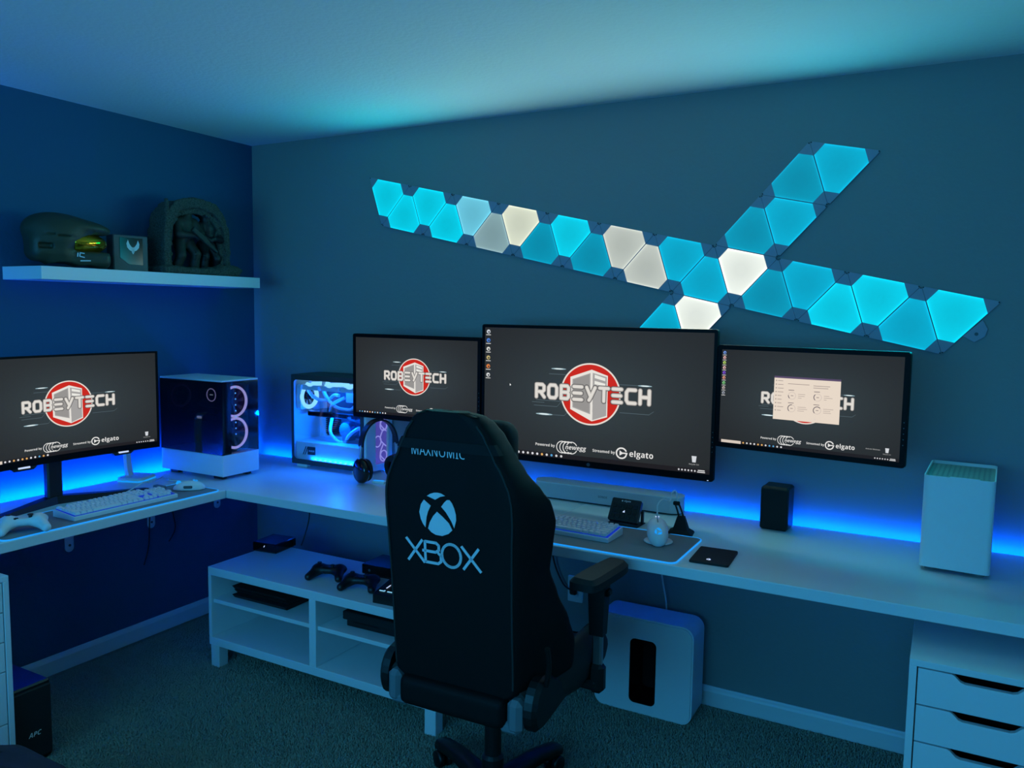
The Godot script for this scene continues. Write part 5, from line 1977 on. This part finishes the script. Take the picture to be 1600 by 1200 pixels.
# ---------------------------------------------------------------- low bench with consoles
func bench_and_consoles():
	var x0 = 0.513
	var x1 = 1.722
	var z0 = 0.375
	var z1 = 0.775
	var yb = 0.098
	var yt = 0.45
	var o = thingw("media_bench", "low white open media bench with four legs under the long desk", "bench", Vector3((x0 + x1) / 2, 0, (z0 + z1) / 2))
	var t = 0.036
	var xm = (x0 + x1) / 2
	var st = mk()
	ebox(st, Vector3(x0, yt - t, z0), Vector3(x1, yt, z1), 0.0015)
	part("top_board", st, M.white_lacquer, o)
	st = mk()
	ebox(st, Vector3(x0, yb, z0), Vector3(x1, yb + t, z1), 0.0015)
	part("bottom_board", st, M.white_lacquer, o)
	for x in [x0, xm - 0.018, x1 - 0.018]:
		st = mk()
		var a = x
		var wd = 0.036 if absf(x - (xm - 0.018)) < 0.001 else 0.018
		ebox(st, Vector3(a, yb + t, z0), Vector3(a + wd, yt - t, z1), 0.0012)
		part("side_panel", st, M.white_lacquer, o)
	st = mk()
	ebox(st, Vector3(x0 + 0.018, yb + t, z0), Vector3(x1 - 0.018, yt - t, z0 + 0.006))
	part("back_panel", st, M.white_lacquer, o)
	for k in 2:
		st = mk()
		ebox(st, Vector3([x0 + 0.0185, xm + 0.0185][k], 0.287, z0 + 0.007), Vector3([xm - 0.0185, x1 - 0.0185][k], 0.304, z1 - 0.012), 0.0012)
		part("shelf", st, M.white_lacquer, o)
	for q in [[x0 + 0.002, z1 - 0.052], [x1 - 0.06, z1 - 0.052], [x0 + 0.002, z0 + 0.002], [x1 - 0.06, z0 + 0.002]]:
		st = mk()
		ebox(st, Vector3(q[0] + 0.006, 0, q[1]), Vector3(q[0] + 0.056, yb, q[1] + 0.05), 0.002)
		part("leg", st, M.white_lacquer, o)
	# small black box with a white light on the bench
	o = thing("mini_console", "small glossy black box with a white status light on the left of the bench", "console", Vector3(0.565, yt, 0.43), deg_to_rad(7))
	st = mk()
	box(st, Vector3(0, 0.024, 0), Vector3(0.135, 0.042, 0.15), 0.004)
	part("shell", st, M.black_gloss, o)
	st = mk()
	box(st, Vector3(0, 0.002, 0), Vector3(0.12, 0.006, 0.135), 0.001)
	part("foot", st, M.black_matte, o)
	st = mk()
	box(st, Vector3(0.0, 0.030, 0.0752), Vector3(0.003, 0.009, 0.001), 0.0, Basis(Vector3(0, 0, 1), -0.5))
	part("status_light", st, M.led_white, o)
	gamepad("black game controller on the bench, the left one of two", Vector3(1.06, yt, 0.615), deg_to_rad(20), M.black_plastic, "black controllers on the bench")
	gamepad("black game controller on the bench, next to the small mixer", Vector3(1.262, yt, 0.645), deg_to_rad(17), M.black_plastic, "black controllers on the bench")
	# game console on the bench behind the controllers
	o = thing("game_console", "black game console on top of the bench, half hidden by the chair", "console", Vector3(1.3, yt, 0.43), deg_to_rad(3))
	st = mk()
	box(st, Vector3(0, 0.004, 0), Vector3(0.27, 0.008, 0.14), 0.001)
	part("foot", st, M.black_matte, o)
	st = mk()
	box(st, Vector3(0, 0.028, 0), Vector3(0.29, 0.042, 0.155), 0.003)
	part("shell", st, M.black_gloss, o)
	st = mk()
	prism(st, circle2(0.006, 16, Vector2(-0.105, 0.026)), 0.001, Transform3D(Basis.IDENTITY, Vector3(0, 0, 0.0775)), 0.0003)
	part("power_button", st, M.mid_grey, o)
	# mixer with four sliders
	o = thing("audio_mixer", "black audio mixer with white lit slider marks beside the chair", "mixer", Vector3(1.53, yt, 0.66), deg_to_rad(4))
	st = mk()
	loft(st, [
		PackedVector3Array([Vector3(-0.13, 0, 0.08), Vector3(-0.13, 0.035, 0.08), Vector3(-0.13, 0.065, -0.08), Vector3(-0.13, 0, -0.08)]),
		PackedVector3Array([Vector3(0.13, 0, 0.08), Vector3(0.13, 0.035, 0.08), Vector3(0.13, 0.065, -0.08), Vector3(0.13, 0, -0.08)])], true, -1)
	part("body", st, M.black_plastic, o)
	var pf = frame_at(Vector3(0, 0.051, 0), Vector3(1, 0, 0), Vector3(0, 0.03, -0.16))
	for k in 4:
		st = mk()
		ribbon(st, [Vector2(-0.10 + k * 0.032, -0.03), Vector2(-0.092 + k * 0.032, 0.04)], 0.004, 0.001, pf)
		part("slider_track", st, M.led_white, o)
		st = mk()
		ribbon(st, [Vector2(-0.118 + k * 0.036, -0.052), Vector2(-0.096 + k * 0.036, -0.052), Vector2(-0.096 + k * 0.036, -0.046)], 0.005, 0.0012, pf)
		part("mute_mark", st, M.led_ice, o)
		st = mk()
		prism(st, rrect(0.014, 0.01, 0.002, 2, Vector2(-0.096 + k * 0.032, 0.0 + 0.012 * (k % 2))), 0.012, pf, 0.002)
		part("slider_cap", st, M.black_gloss, o)
	# consoles on the inner shelves
	o = thing("game_console", "slanted black layered game console on the left bench shelf", "console", Vector3(0.76, 0.304, 0.58), deg_to_rad(0))
	for k in 3:
		st = mk()
		var y = 0.002 + k * 0.0195
		var e = 0.012 if k == 1 else 0.0
		loft(st, [
			PackedVector3Array([Vector3(-0.16, y, 0.125 - e), Vector3(-0.16, y + 0.0175, 0.14 - e), Vector3(-0.16, y + 0.0175, -0.15), Vector3(-0.16, y, -0.15)]),
			PackedVector3Array([Vector3(0.15, y, 0.125 - e), Vector3(0.15, y + 0.0175, 0.14 - e), Vector3(0.15, y + 0.0175, -0.15), Vector3(0.15, y, -0.15)])], true, -1)
		part("layer", st, M.black_matte, o)
	o = thing("game_console", "flat black game console on the right bench shelf behind the chair", "console", Vector3(1.37, 0.304, 0.59), deg_to_rad(1))
	st = mk()
	box(st, Vector3(0, 0.048, 0), Vector3(0.3, 0.034, 0.24), 0.003)
	part("upper_shell", st, M.black_matte, o)
	st = mk()
	box(st, Vector3(0.004, 0.016, -0.004), Vector3(0.285, 0.029, 0.222), 0.002)
	part("lower_shell", st, M.black_plastic, o)
	st = mk()
	box(st, Vector3(-0.04, 0.022, 0.1075), Vector3(0.13, 0.004, 0.002))
	part("disc_slot", st, M.void, o)

# ---------------------------------------------------------------- things on the floor
func drawer_cabinet(label, at, turn):
	# x across the front, z out of the front, y up
	var o = thing("drawer_cabinet", label, "drawer cabinet", at, turn)
	var w = 0.36
	var d = 0.58
	var h = 0.70
	var t = 0.018
	var st = mk()
	for s in [-1.0, 1.0]:
		ebox(st, Vector3(s * (w / 2 - t) - 0.0, 0, -d), Vector3(s * w / 2, h - t, 0), 0.001)
	ebox(st, Vector3(-w / 2 + t, 0.01, -d), Vector3(w / 2 - t, h - t, -d + 0.006))
	ebox(st, Vector3(-w / 2 + t, 0.01, -d + 0.006), Vector3(w / 2 - t, 0.028, -0.02))
	part("carcass", st, M.white_lacquer, o)
	st = mk()
	ebox(st, Vector3(-w / 2, h - t, -d), Vector3(w / 2, h, 0), 0.0012)
	part("top_board", st, M.white_lacquer, o)
	var y = h - t - 0.004
	for hh in [0.096, 0.096, 0.096, 0.175, 0.175]:
		var dw = w - 2 * t - 0.006
		var a = -dw / 2
		var p = [Vector2(a, y - hh), Vector2(dw / 2, y - hh), Vector2(dw / 2, y)]
		var cut = [[0.082, 0.0], [0.076, -0.003], [0.062, -0.0165], [0.052, -0.02], [-0.052, -0.02], [-0.062, -0.0165], [-0.076, -0.003], [-0.082, 0.0]]
		for c in cut:
			p.append(Vector2(c[0], y + c[1]))
		p.append(Vector2(a, y))
		st = mk()
		prism(st, p, 0.016, Transform3D(Basis.IDENTITY, Vector3(0, 0, -0.018)), 0.0012)
		var dr = part("drawer", st, M.white_lacquer, o)
		st = mk()
		ebox(st, Vector3(a + 0.01, y - hh + 0.01, -d + 0.02), Vector3(dw / 2 - 0.01, y - hh + 0.014, -0.019))
		ebox(st, Vector3(a + 0.01, y - hh + 0.014, -d + 0.02), Vector3(a + 0.02, y - 0.03, -0.019))
		ebox(st, Vector3(dw / 2 - 0.02, y - hh + 0.014, -d + 0.02), Vector3(dw / 2 - 0.01, y - 0.03, -0.019))
		part("drawer_box", st, M.mid_grey, dr)
		y -= hh + 0.004
	return o

func floor_things():
	drawer_cabinet("white drawer cabinet with cut-out handles under the right end of the long desk", Vector3(3.45, 0, 0.875), 0.0)
	drawer_cabinet("white drawer cabinet at the left edge of the picture under the left desk", Vector3(0.655, 0, 1.872), HALF)
	# white subwoofer with a dark slot through the middle
	var o = thing("subwoofer", "square white subwoofer with a tall dark slot on the carpet under the desk", "subwoofer", Vector3(2.325, 0, 0.151))
	var st = mk()
	var w = 0.402
	var h = 0.388
	var hole = rrect(0.108, 0.262, 0.022, 8, Vector2(0.002, 0.178))
	var outer = rrect(w, h, 0.045, 8, Vector2(0, h / 2 + 0.003))
	var outer_in = rrect(w - 0.012, h - 0.012, 0.039, 8, Vector2(0, h / 2 + 0.003))
	ring_plate(st, outer, hole, 0.146, Transform3D(Basis.IDENTITY, Vector3(0, 0, -0.073)), 0)
	ring_plate(st, outer_in, hole, 0.006, Transform3D(Basis.IDENTITY, Vector3(0, 0, 0.073)), 0)
	part("cabinet", st, M.white_satin, o)
	st = mk()
	ring_plate(st, rrect(0.107, 0.261, 0.0215, 8, Vector2(0.002, 0.178)), rrect(0.096, 0.25, 0.018, 8, Vector2(0.002, 0.178)), 0.152, Transform3D(Basis.IDENTITY, Vector3(0, 0, -0.074)), 0)
	part("slot_lining", st, M.black_gloss, o)
	st = mk()
	prism(st, hole, 0.006, Transform3D(Basis.IDENTITY, Vector3(0, 0, -0.072)))
	part("slot_back", st, M.void, o)
	st = mk()
	text3(st, "SONOS", 0.07, frame_at(Vector3(0.0485, 0.185, 0.02), Vector3(0, 1, 0), Vector3(0, 0, 1)), true)
	part("lettering", st, M.mid_grey, o)
	# black power backup box
	o = thing("power_backup", "black upright power backup box on the carpet beside the left drawer cabinet", "power supply", Vector3(0.43, 0, 1.618))
	st = mk()
	ebox(st, Vector3(-0.19, 0.006, -0.07), Vector3(0.19, 0.285, 0.068), 0.006)
	part("case", st, M.black_plastic, o)
	st = mk()
	ebox(st, Vector3(0.186, 0.02, -0.066), Vector3(0.199, 0.272, 0.064), 0.004)
	part("front_cover", st, M.black_matte, o)
	st = mk()
	ebox(st, Vector3(-0.17, 0, -0.06), Vector3(0.18, 0.007, 0.058))
	part("base", st, M.black_plastic, o)
	st = mk()
	text3(st, "APC", 0.045, frame_at(Vector3(0.1995, 0.112, -0.005), Vector3(0, 0, -1), Vector3(0, 1, 0)), true, 0.25)
	part("lettering", st, M.thread, o)
	# dark slumped bean bag at the near left
	var nz = FastNoiseLite.new()
	nz.seed = 21
	nz.frequency = 5.5
	nz.fractal_octaves = 3
	o = thing("bean_bag", "dark wrinkled bean bag seat in the lower left corner of the picture", "bean bag", Vector3(1.2, 0, 2.2), 0.0)
	st = field_mesh(func(p):
		var d = d_ell(p, Vector3(0, 0.13, 0), Vector3(0.42, 0.27, 0.40))
		d = smin(d, d_ell(p, Vector3(0.02, 0.27, 0.0), Vector3(0.28, 0.18, 0.26)), 0.12)
		d += nz.get_noise_3dv(Vector3(p.x, p.y * 2.2, p.z)) * 0.03
		return maxf(d, -p.y), Vector3(-0.5, -0.03, -0.5), Vector3(0.5, 0.5, 0.5), 0.02)
	part("cover", st, M.bag, o)

# ---------------------------------------------------------------- gaming chair
func back_z(y):
	return 0.235 + 0.078 * (y - 0.55)

func table(rows, y):
	for i in rows.size() - 1:
		if y <= rows[i + 1][0]:
			var f = clampf((y - rows[i][0]) / (rows[i + 1][0] - rows[i][0]), 0.0, 1.0)
			f = f * f * (3.0 - 2.0 * f) * 0.5 + f * 0.5
			var out = []
			for k in range(1, rows[i].size()):
				out.append(lerpf(rows[i][k], rows[i + 1][k], f))
			return out
	return rows[rows.size() - 1].slice(1)

func gaming_chair():
	var o = thing("gaming_chair", "black high-backed gaming chair with pale logo lettering on its back, turned towards the long desk", "chair", Vector3(2.135, 0, 1.07), deg_to_rad(1.5))
	var cx = -0.006
	# height, rear half width, wing half width, wing depth
	var prof = [
		[0.52, 0.175, 0.215, 0.14], [0.535, 0.198, 0.245, 0.19], [0.56, 0.204, 0.278, 0.235], [0.64, 0.205, 0.283, 0.235], [0.72, 0.205, 0.280, 0.20],
		[0.80, 0.206, 0.263, 0.165], [0.88, 0.208, 0.254, 0.135], [0.96, 0.210, 0.268, 0.130], [1.02, 0.213, 0.277, 0.130], [1.07, 0.212, 0.268, 0.125],
		[1.11, 0.205, 0.240, 0.115], [1.15, 0.188, 0.206, 0.105], [1.20, 0.160, 0.174, 0.100], [1.25, 0.136, 0.146, 0.095], [1.285, 0.112, 0.120, 0.085], [1.305, 0.090, 0.096, 0.07], [1.314, 0.060, 0.064, 0.05]]
	var st = mk()
	var rings = []
	var ys = []
	var y = 0.52
	while y < 1.313:
		ys.append(y)
		y += 0.018 if y < 1.27 else 0.007
	ys.append(1.314)
	for yy in ys:
		var q = table(prof, yy)
		var wr = q[0]
		var wt = q[1]
		var d = q[2]
		var half = [Vector2(0.0, 0.0), Vector2(wr * 0.5, 0.0), Vector2(wr - 0.03, 0.0), Vector2(wr - 0.004, 0.008), Vector2(lerpf(wr, wt, 0.3) + 0.006, d * 0.35), Vector2(lerpf(wr, wt, 0.8) + 0.006, d * 0.75), Vector2(wt, d - 0.018), Vector2(wt - 0.016, d), Vector2(wt - 0.045, d - 0.006), Vector2(wt - 0.085, minf(d * 0.75, 0.085)), Vector2(wr * 0.4, minf(d * 0.7, 0.07))]
		var all = []
		for p in half:
			all.append(p)
		all.append(Vector2(0.0, minf(d * 0.7, 0.068)))
		for i in range(half.size() - 1, 0, -1):
			all.append(Vector2(-half[i].x, half[i].y))
		var c2 = closed_curve2(all, 3)
		var ring = PackedVector3Array()
		for p in c2:
			ring.append(Vector3(cx + p.x, yy - 0.0 * p.y, back_z(yy) - p.y))
		rings.append(ring)
	loft(st, rings, true, 0)
	var back = part("backrest", st, M.chair_skin, o)
	# piping along the edge of the rear panel
	for s in [-1.0, 1.0]:
		st = mk()
		var pts = []
		for yy in ys:
			if yy > 0.55 and yy < 1.29:
				var q = table(prof, yy)
				pts.append(Vector3(cx + s * (q[0] - 0.012), yy, back_z(yy) - 0.0015))
		tube(st, pts, 0.0032, 6)
		part("piping", st, M.chair_side, back)
	# emblem: a disc with a curved cross left out
	var uy = Vector3(0, 1, 0.078).normalized()
	var ux = Vector3(1, 0, 0)
	var at = func(x, h): return Vector3(x, 0.55 + h * 0.997, back_z(0.55 + h * 0.997) + 0.0012)
	st = mk()
	var bf = frame_at(at.call(-0.034, 0.477), ux, uy)
	for lobe in [
		[[240, 475], [266, 466], [295, 463], [325, 468], [350, 477], [383, 500], [345, 500], [305, 513], [270, 492]],
		[[215, 497], [268, 548], [245, 585], [232, 620], [220, 690], [200, 660], [185, 625], [175, 575], [190, 525]],
		[[350, 568], [375, 543], [395, 530], [415, 533], [435, 560], [450, 595], [461, 640], [462, 680], [445, 730], [425, 680], [385, 612]],
		[[315, 597], [360, 640], [405, 690], [430, 742], [400, 762], [350, 769], [300, 754], [265, 730], [240, 700], [255, 660], [285, 620]]]:
		var p = []
		for q in lobe:
			var dx = q[0] - 320.0
			p.append(Vector2(dx, -(q[1] - 617.0 - 0.285 * dx)) * (0.0595 / 143.0))
		prism(st, p, 0.0018, bf, 0.0006)
	part("emblem", st, M.thread, back, "pale round emblem with a cross")
	st = mk()
	var tf = frame_at(at.call(-0.021 - 0.1215, 0.331), ux, uy)
	var L = 0.243
	var hh = 0.066
	var w = 0.0078
	for x0 in [0.0, 0.745]:
		ribbon(st, [Vector2(x0 * L, hh), Vector2((x0 + 0.25) * L, 0)], w, 0.0018, tf)
		ribbon(st, [Vector2((x0 + 0.225) * L, hh), Vector2((x0 + 0.02) * L, 0)], w, 0.0018, tf)
	ribbon(st, [Vector2(0.22 * L, hh * 0.54), Vector2(0.40 * L, hh * 0.54), Vector2(0.445 * L, hh * 0.65), Vector2(0.445 * L, hh * 0.85), Vector2(0.41 * L, hh * 0.95), Vector2(0.26 * L, hh * 0.95), Vector2(0.26 * L, hh * 0.05), Vector2(0.43 * L, hh * 0.05), Vector2(0.47 * L, hh * 0.16), Vector2(0.47 * L, hh * 0.42), Vector2(0.43 * L, hh * 0.54)], w, 0.0018, tf)
	var op = []
	for k in 28:
		op.append(Vector2(0.61 * L + cos(TAU * k / 28.0) * 0.125 * L, hh * 0.5 + sin(TAU * k / 28.0) * hh * 0.5))
	ribbon(st, op, w, 0.0018, tf, true)
	part("lettering", st, M.thread, back, "pale lettering XBOX")
	st = mk()
	text3(st, "MAXNOMIC", 0.170, frame_at(at.call(-0.027, 0.655), ux, uy), false, 0.0, 0.028)
	part("small_lettering", st, M.thread, back)
	# strap round the headrest and the pillow it holds
	st = mk()
	rings = []
	for k in 3:
		var yy = 1.206 + k * 0.014
		var q = table(prof, yy)
		var ring = PackedVector3Array()
		var hw = [q[0] + 0.003, q[1] + 0.004]
		for p in [[-hw[0] + 0.02, -0.003], [hw[0] - 0.02, -0.003], [hw[0] + 0.001, 0.01], [hw[1], q[2] - 0.02], [hw[1] - 0.02, q[2] + 0.004], [-hw[1] + 0.02, q[2] + 0.004], [-hw[1], q[2] - 0.02], [-hw[0] - 0.001, 0.01]]:
			ring.append(Vector3(cx + p[0], yy - 0.12 * (0.0 if p[1] < 0.02 else 0.0), back_z(yy) - p[1]))
		rings.append(ring)
	loft(st, rings, false, -1)
	part("pillow_strap", st, M.strap, o)
	st = field_mesh(func(p):
		var d = d_box(p, Vector3(cx, 1.205, 0.145), Vector3(0.145, 0.075, 0.05), 0.045)
		return d, Vector3(-0.18, 1.11, 0.07), Vector3(0.16, 1.30, 0.21), 0.01)
	part("neck_pillow", st, M.strap, o)
	# seat cushion with raised side bolsters
	st = mk()
	rings = []
	for k in 17:
		var f = k / 16.0
		var z = lerpf(0.215, -0.33, f)
		var e = 0.0
		if f > 0.8:
			e = pow((f - 0.8) / 0.2, 2.0)
		var hwid = lerpf(0.222, 0.278, minf(f * 2.0, 1.0)) - 0.03 * e
		var bol = lerpf(0.0, 0.05, minf(f * 2.5, 1.0)) * (1.0 - e)
		var low = 0.445 + 0.03 * e
		var pts = [Vector2(0, low), Vector2(hwid * 0.6, low), Vector2(hwid - 0.03, low + 0.002), Vector2(hwid, low + 0.03), Vector2(hwid + 0.004, 0.52 - 0.02 * e + bol * 0.4), Vector2(hwid - 0.02, 0.545 - 0.03 * e + bol), Vector2(hwid - 0.055, 0.545 - 0.03 * e + bol * 0.9), Vector2(hwid - 0.10, 0.535 - 0.03 * e), Vector2(hwid * 0.3, 0.53 - 0.03 * e)]
		var all = []
		for p in pts:
			all.append(p)
		all.append(Vector2(0, 0.53 - 0.03 * e))
		for i in range(pts.size() - 1, 0, -1):
			all.append(Vector2(-pts[i].x, pts[i].y))
		var ring = PackedVector3Array()
		for p in closed_curve2(all, 2):
			ring.append(Vector3(cx + p.x, p.y, z))
		rings.append(ring)
	loft(st, rings, true, 0)
	var seat = part("seat", st, M.chair_side, o)
	st = field_mesh(func(p):
		return d_box(p, Vector3(cx, 0.485, 0.225), Vector3(0.172, 0.044, 0.035), 0.022), Vector3(-0.21, 0.42, 0.17), Vector3(0.20, 0.55, 0.28), 0.008)
	part("rear_roll", st, M.chair_skin, seat)
	# steel hinge plates and their black covers
	for s in [-1.0, 1.0]:
		st = mk()
		box(st, Vector3(cx + s * 0.198, 0.483, 0.222), Vector3(0.046, 0.095, 0.05), 0.014)
		box(st, Vector3(cx + s * 0.182, 0.447, 0.222), Vector3(0.06, 0.034, 0.04), 0.01)
		part("hinge_bracket", st, M.grey_plastic, o)
		st = mk()
		var p = []
		for q in [[-0.13, 0.475], [-0.05, 0.458], [0.04, 0.452], [0.12, 0.442], [0.175, 0.436], [0.212, 0.442], [0.232, 0.47], [0.234, 0.51], [0.22, 0.548], [0.19, 0.575], [0.14, 0.58], [0.09, 0.555], [0.04, 0.525], [-0.06, 0.505], [-0.13, 0.498]]:
			p.append(Vector2(-q[0] * s, q[1]))
		var xf = Transform3D(Basis(Vector3(0, 0, -s), Vector3.UP, Vector3(s, 0, 0)), Vector3(cx + s * 0.224, 0, 0))
		prism(st, closed_curve2(p, 2), 0.036, xf, 0.012)
		part("hinge_cover", st, M.black_plastic, o)
	st = mk()
	var lv = Vector3(cx + 0.262, 0.56, 0.17)
	tube(st, curve([lv, lv + Vector3(0.012, 0.06, 0.012), lv + Vector3(0.014, 0.12, 0.03)], 5), 0.008, 8)
	part("recline_lever", st, M.black_plastic, o)
	# armrests
	for s in [-1.0, 1.0]:
		var arm = Node3D.new()
		arm.name = "armrest"
		o.add_child(arm, true)
		arm.position = Vector3(s * 0.296, 0.012, -0.115)
		st = mk()
		var padp = []
		for q in [[-0.030, -0.128], [0.028, -0.128], [0.043, -0.085], [0.046, 0.0], [0.046, 0.09], [0.037, 0.126], [0.0, 0.131], [-0.037, 0.126], [-0.046, 0.09], [-0.046, 0.0], [-0.042, -0.085]]:
			padp.append(Vector2(q[0], -q[1]))
		prism(st, closed_curve2(padp, 3), 0.034, Transform3D(Basis(Vector3(1, 0, 0), Vector3(0, 0, -1), Vector3(0, 1, 0)).rotated(Vector3.UP, -s * 0.1), Vector3(0.0, 0.768, -0.01)), 0.013, 0)
		part("pad", st, M.black_matte, arm)
		st = mk()
		loft(st, [PackedVector3Array([Vector3(-0.022, 0.60, -0.018), Vector3(0.022, 0.60, -0.018), Vector3(0.022, 0.60, 0.018), Vector3(-0.022, 0.60, 0.018)]), PackedVector3Array([Vector3(-0.027, 0.768, -0.027), Vector3(0.027, 0.768, -0.027), Vector3(0.027, 0.768, 0.027), Vector3(-0.027, 0.768, 0.027)])], true, -1)
		part("sleeve", st, M.black_plastic, arm)
		st = mk()
		box(st, Vector3(0, 0.555, 0), Vector3(0.032, 0.13, 0.024), 0.006)
		part("post", st, M.steel, arm)
		st = mk()
		box(st, Vector3(0.0, 0.465, 0), Vector3(0.05, 0.095, 0.046), 0.014)
		box(st, Vector3(-s * 0.055, 0.445, 0), Vector3(0.12, 0.03, 0.06), 0.008)
		part("bracket", st, M.black_plastic, arm)
		st = mk()
		box(st, Vector3(0.03, 0.735, 0.0), Vector3(0.016, 0.02, 0.03), 0.004)
		part("height_button", st, M.black_gloss, arm)
	# tilt mechanism, gas lift, star base
	st = mk()
	box(st, Vector3(0, 0.425, 0.0), Vector3(0.2, 0.045, 0.3), 0.01)
	box(st, Vector3(0, 0.395, 0.0), Vector3(0.1, 0.05, 0.14), 0.014)
	part("tilt_plate", st, M.black_metal, o)
	st = mk()
	lathe(st, [Vector2(0.0, 0.385), Vector2(0.042, 0.385), Vector2(0.042, 0.362), Vector2(0.034, 0.35), Vector2(0.0265, 0.35), Vector2(0.0265, 0.21), Vector2(0.0345, 0.2), Vector2(0.0345, 0.06), Vector2(0, 0.06)], 24, Transform3D.IDENTITY, -1)
	part("gas_lift", st, M.black_plastic, o)
	st = mk()
	lathe(st, [Vector2(0, 0.13), Vector2(0.05, 0.13), Vector2(0.058, 0.12), Vector2(0.06, 0.07), Vector2(0.05, 0.055), Vector2(0, 0.055)], 24)
	part("base_hub", st, M.black_plastic, o)
	for k in 5:
		var a = deg_to_rad(-78.0 + 72.0 * k)
		var dir = Vector3(cos(a), 0, sin(a))
		var sd = Vector3(-dir.z, 0, dir.x)
		st = mk()
		rings = []
		for q in [[0.04, 0.112, 0.032, 0.05], [0.12, 0.116, 0.029, 0.046], [0.22, 0.112, 0.026, 0.04], [0.31, 0.096, 0.026, 0.036], [0.345, 0.086, 0.024, 0.03], [0.36, 0.078, 0.016, 0.02]]:
			var c = dir * q[0] + Vector3.UP * q[1]
			var ring = PackedVector3Array()
			for e in [[-1.0, -0.7], [-1.0, -0.1], [-0.7, 0.25], [0.0, 0.36], [0.7, 0.25], [1.0, -0.1], [1.0, -0.7], [0.0, -0.75]]:
				ring.append(c + sd * e[0] * q[2] + Vector3.UP * e[1] * q[3])
			rings.append(ring)
		loft(st, rings, true, 0)
		var leg = part("base_arm", st, M.black_plastic, o)
		var cc = dir * 0.33
		st = mk()
		for s in [-1.0, 1.0]:
			lathe(st, [Vector2(0, 0), Vector2(0.024, 0), Vector2(0.03, 0.004), Vector2(0.03, 0.016), Vector2(0.026, 0.02), Vector2(0, 0.02)], 20, Transform3D(Basis(Quaternion(Vector3.UP, sd * s)), cc + Vector3.UP * 0.03 + sd * 0.006 * s))
		var wh = part("caster", st, M.black_plastic, leg)
		st = mk()
		tube(st, [cc + Vector3.UP * 0.03 - sd * 0.012, cc + Vector3.UP * 0.03 + sd * 0.012], 0.008, 8)
		tube(st, [cc + Vector3.UP * 0.03, cc + Vector3.UP * 0.08], 0.008, 8)
		part("caster_stem", st, M.black_metal, leg)

# ---------------------------------------------------------------- cables
func cable(n, label, pts, r, m, group = ""):
	var st = mk()
	tube(st, curve(pts, 8), r, 7)
	return tag(part(n, st, m), label, "cable", group)

func cables():
	var y = TOP
	cable("power_cable", "black cable hanging from the desk into the wall outlet behind the armrest", [Vector3(1.82, 0.765, 0.12), Vector3(1.822, 0.62, 0.05), Vector3(1.838, 0.48, 0.022), Vector3(1.88, 0.395, 0.02), Vector3(1.92, 0.372, 0.022)], 0.0038, M.cable_black)
	var st = mk()
	box(st, Vector3(1.931, 0.366, 0.0195), Vector3(0.03, 0.026, 0.024), 0.005)
	tag(part("power_plug", st, M.cable_black), "black plug in the lower socket of the white wall outlet", "plug")
	cable("power_cable", "thin white cable hanging from the desk down to the white subwoofer", [Vector3(2.33, 0.765, 0.10), Vector3(2.333, 0.62, 0.08), Vector3(2.352, 0.50, 0.08), Vector3(2.362, 0.41, 0.06), Vector3(2.362, 0.33, 0.05), Vector3(2.362, 0.28, 0.05)], 0.0035, M.cable_white)
	cable("loose_cable", "short black cable loop hanging under the long desk beside the right drawer cabinet", [Vector3(3.205, 0.766, 0.6), Vector3(3.212, 0.742, 0.6), Vector3(3.232, 0.73, 0.6), Vector3(3.25, 0.742, 0.6), Vector3(3.252, 0.766, 0.6)], 0.004, M.cable_black)
	cable("loose_cable", "thin dark cables dropping behind the bench from the long desk near the corner", [Vector3(0.66, 0.765, 0.26), Vector3(0.664, 0.67, 0.29), Vector3(0.668, 0.57, 0.31), Vector3(0.66, 0.49, 0.335), Vector3(0.648, 0.455, 0.34)], 0.003, M.cable_black)
	cable("loose_cable", "dark cable hanging down the navy wall under the left desk, middle bracket side", [Vector3(0.1, 0.765, 0.72), Vector3(0.05, 0.62, 0.71), Vector3(0.02, 0.45, 0.70), Vector3(0.022, 0.36, 0.73)], 0.0028, M.cable_black)
	cable("loose_cable", "dark cable hanging down the navy wall between two brackets under the left desk", [Vector3(0.1, 0.765, 0.60), Vector3(0.04, 0.62, 0.58), Vector3(0.02, 0.5, 0.55), Vector3(0.022, 0.44, 0.59)], 0.0028, M.cable_black)
	# white cables on the left desk
	cable("keyboard_cable", "white braided cable curling behind the keyboard on the left desk", [Vector3(0.435, y + 0.012, 1.1), Vector3(0.385, y + 0.008, 1.15), Vector3(0.335, y + 0.008, 1.13), Vector3(0.335, y + 0.009, 1.04), Vector3(0.325, y + 0.035, 0.945), Vector3(0.26, y + 0.012, 0.86), Vector3(0.17, y + 0.004, 0.73)], 0.0028, M.cable_white)
	cable("mouse_cable", "white cable of the left mouse running back towards the headphone stand", [Vector3(0.44, y + 0.016, 0.795), Vector3(0.40, y + 0.016, 0.77), Vector3(0.34, y + 0.007, 0.74), Vector3(0.27, y + 0.006, 0.77), Vector3(0.22, y + 0.004, 0.74), Vector3(0.14, y + 0.004, 0.70)], 0.0026, M.cable_white)
	cable("mouse_cable", "white cable looping from the docked mouse through the black cable holder", [Vector3(2.458, y + 0.075, 0.5), Vector3(2.452, y + 0.118, 0.487), Vector3(2.462, y + 0.135, 0.46), Vector3(2.478, y + 0.124, 0.43), Vector3(2.478, y + 0.15, 0.41), Vector3(2.488, y + 0.155, 0.395), Vector3(2.495, y + 0.118, 0.392)], 0.0026, M.cable_white)
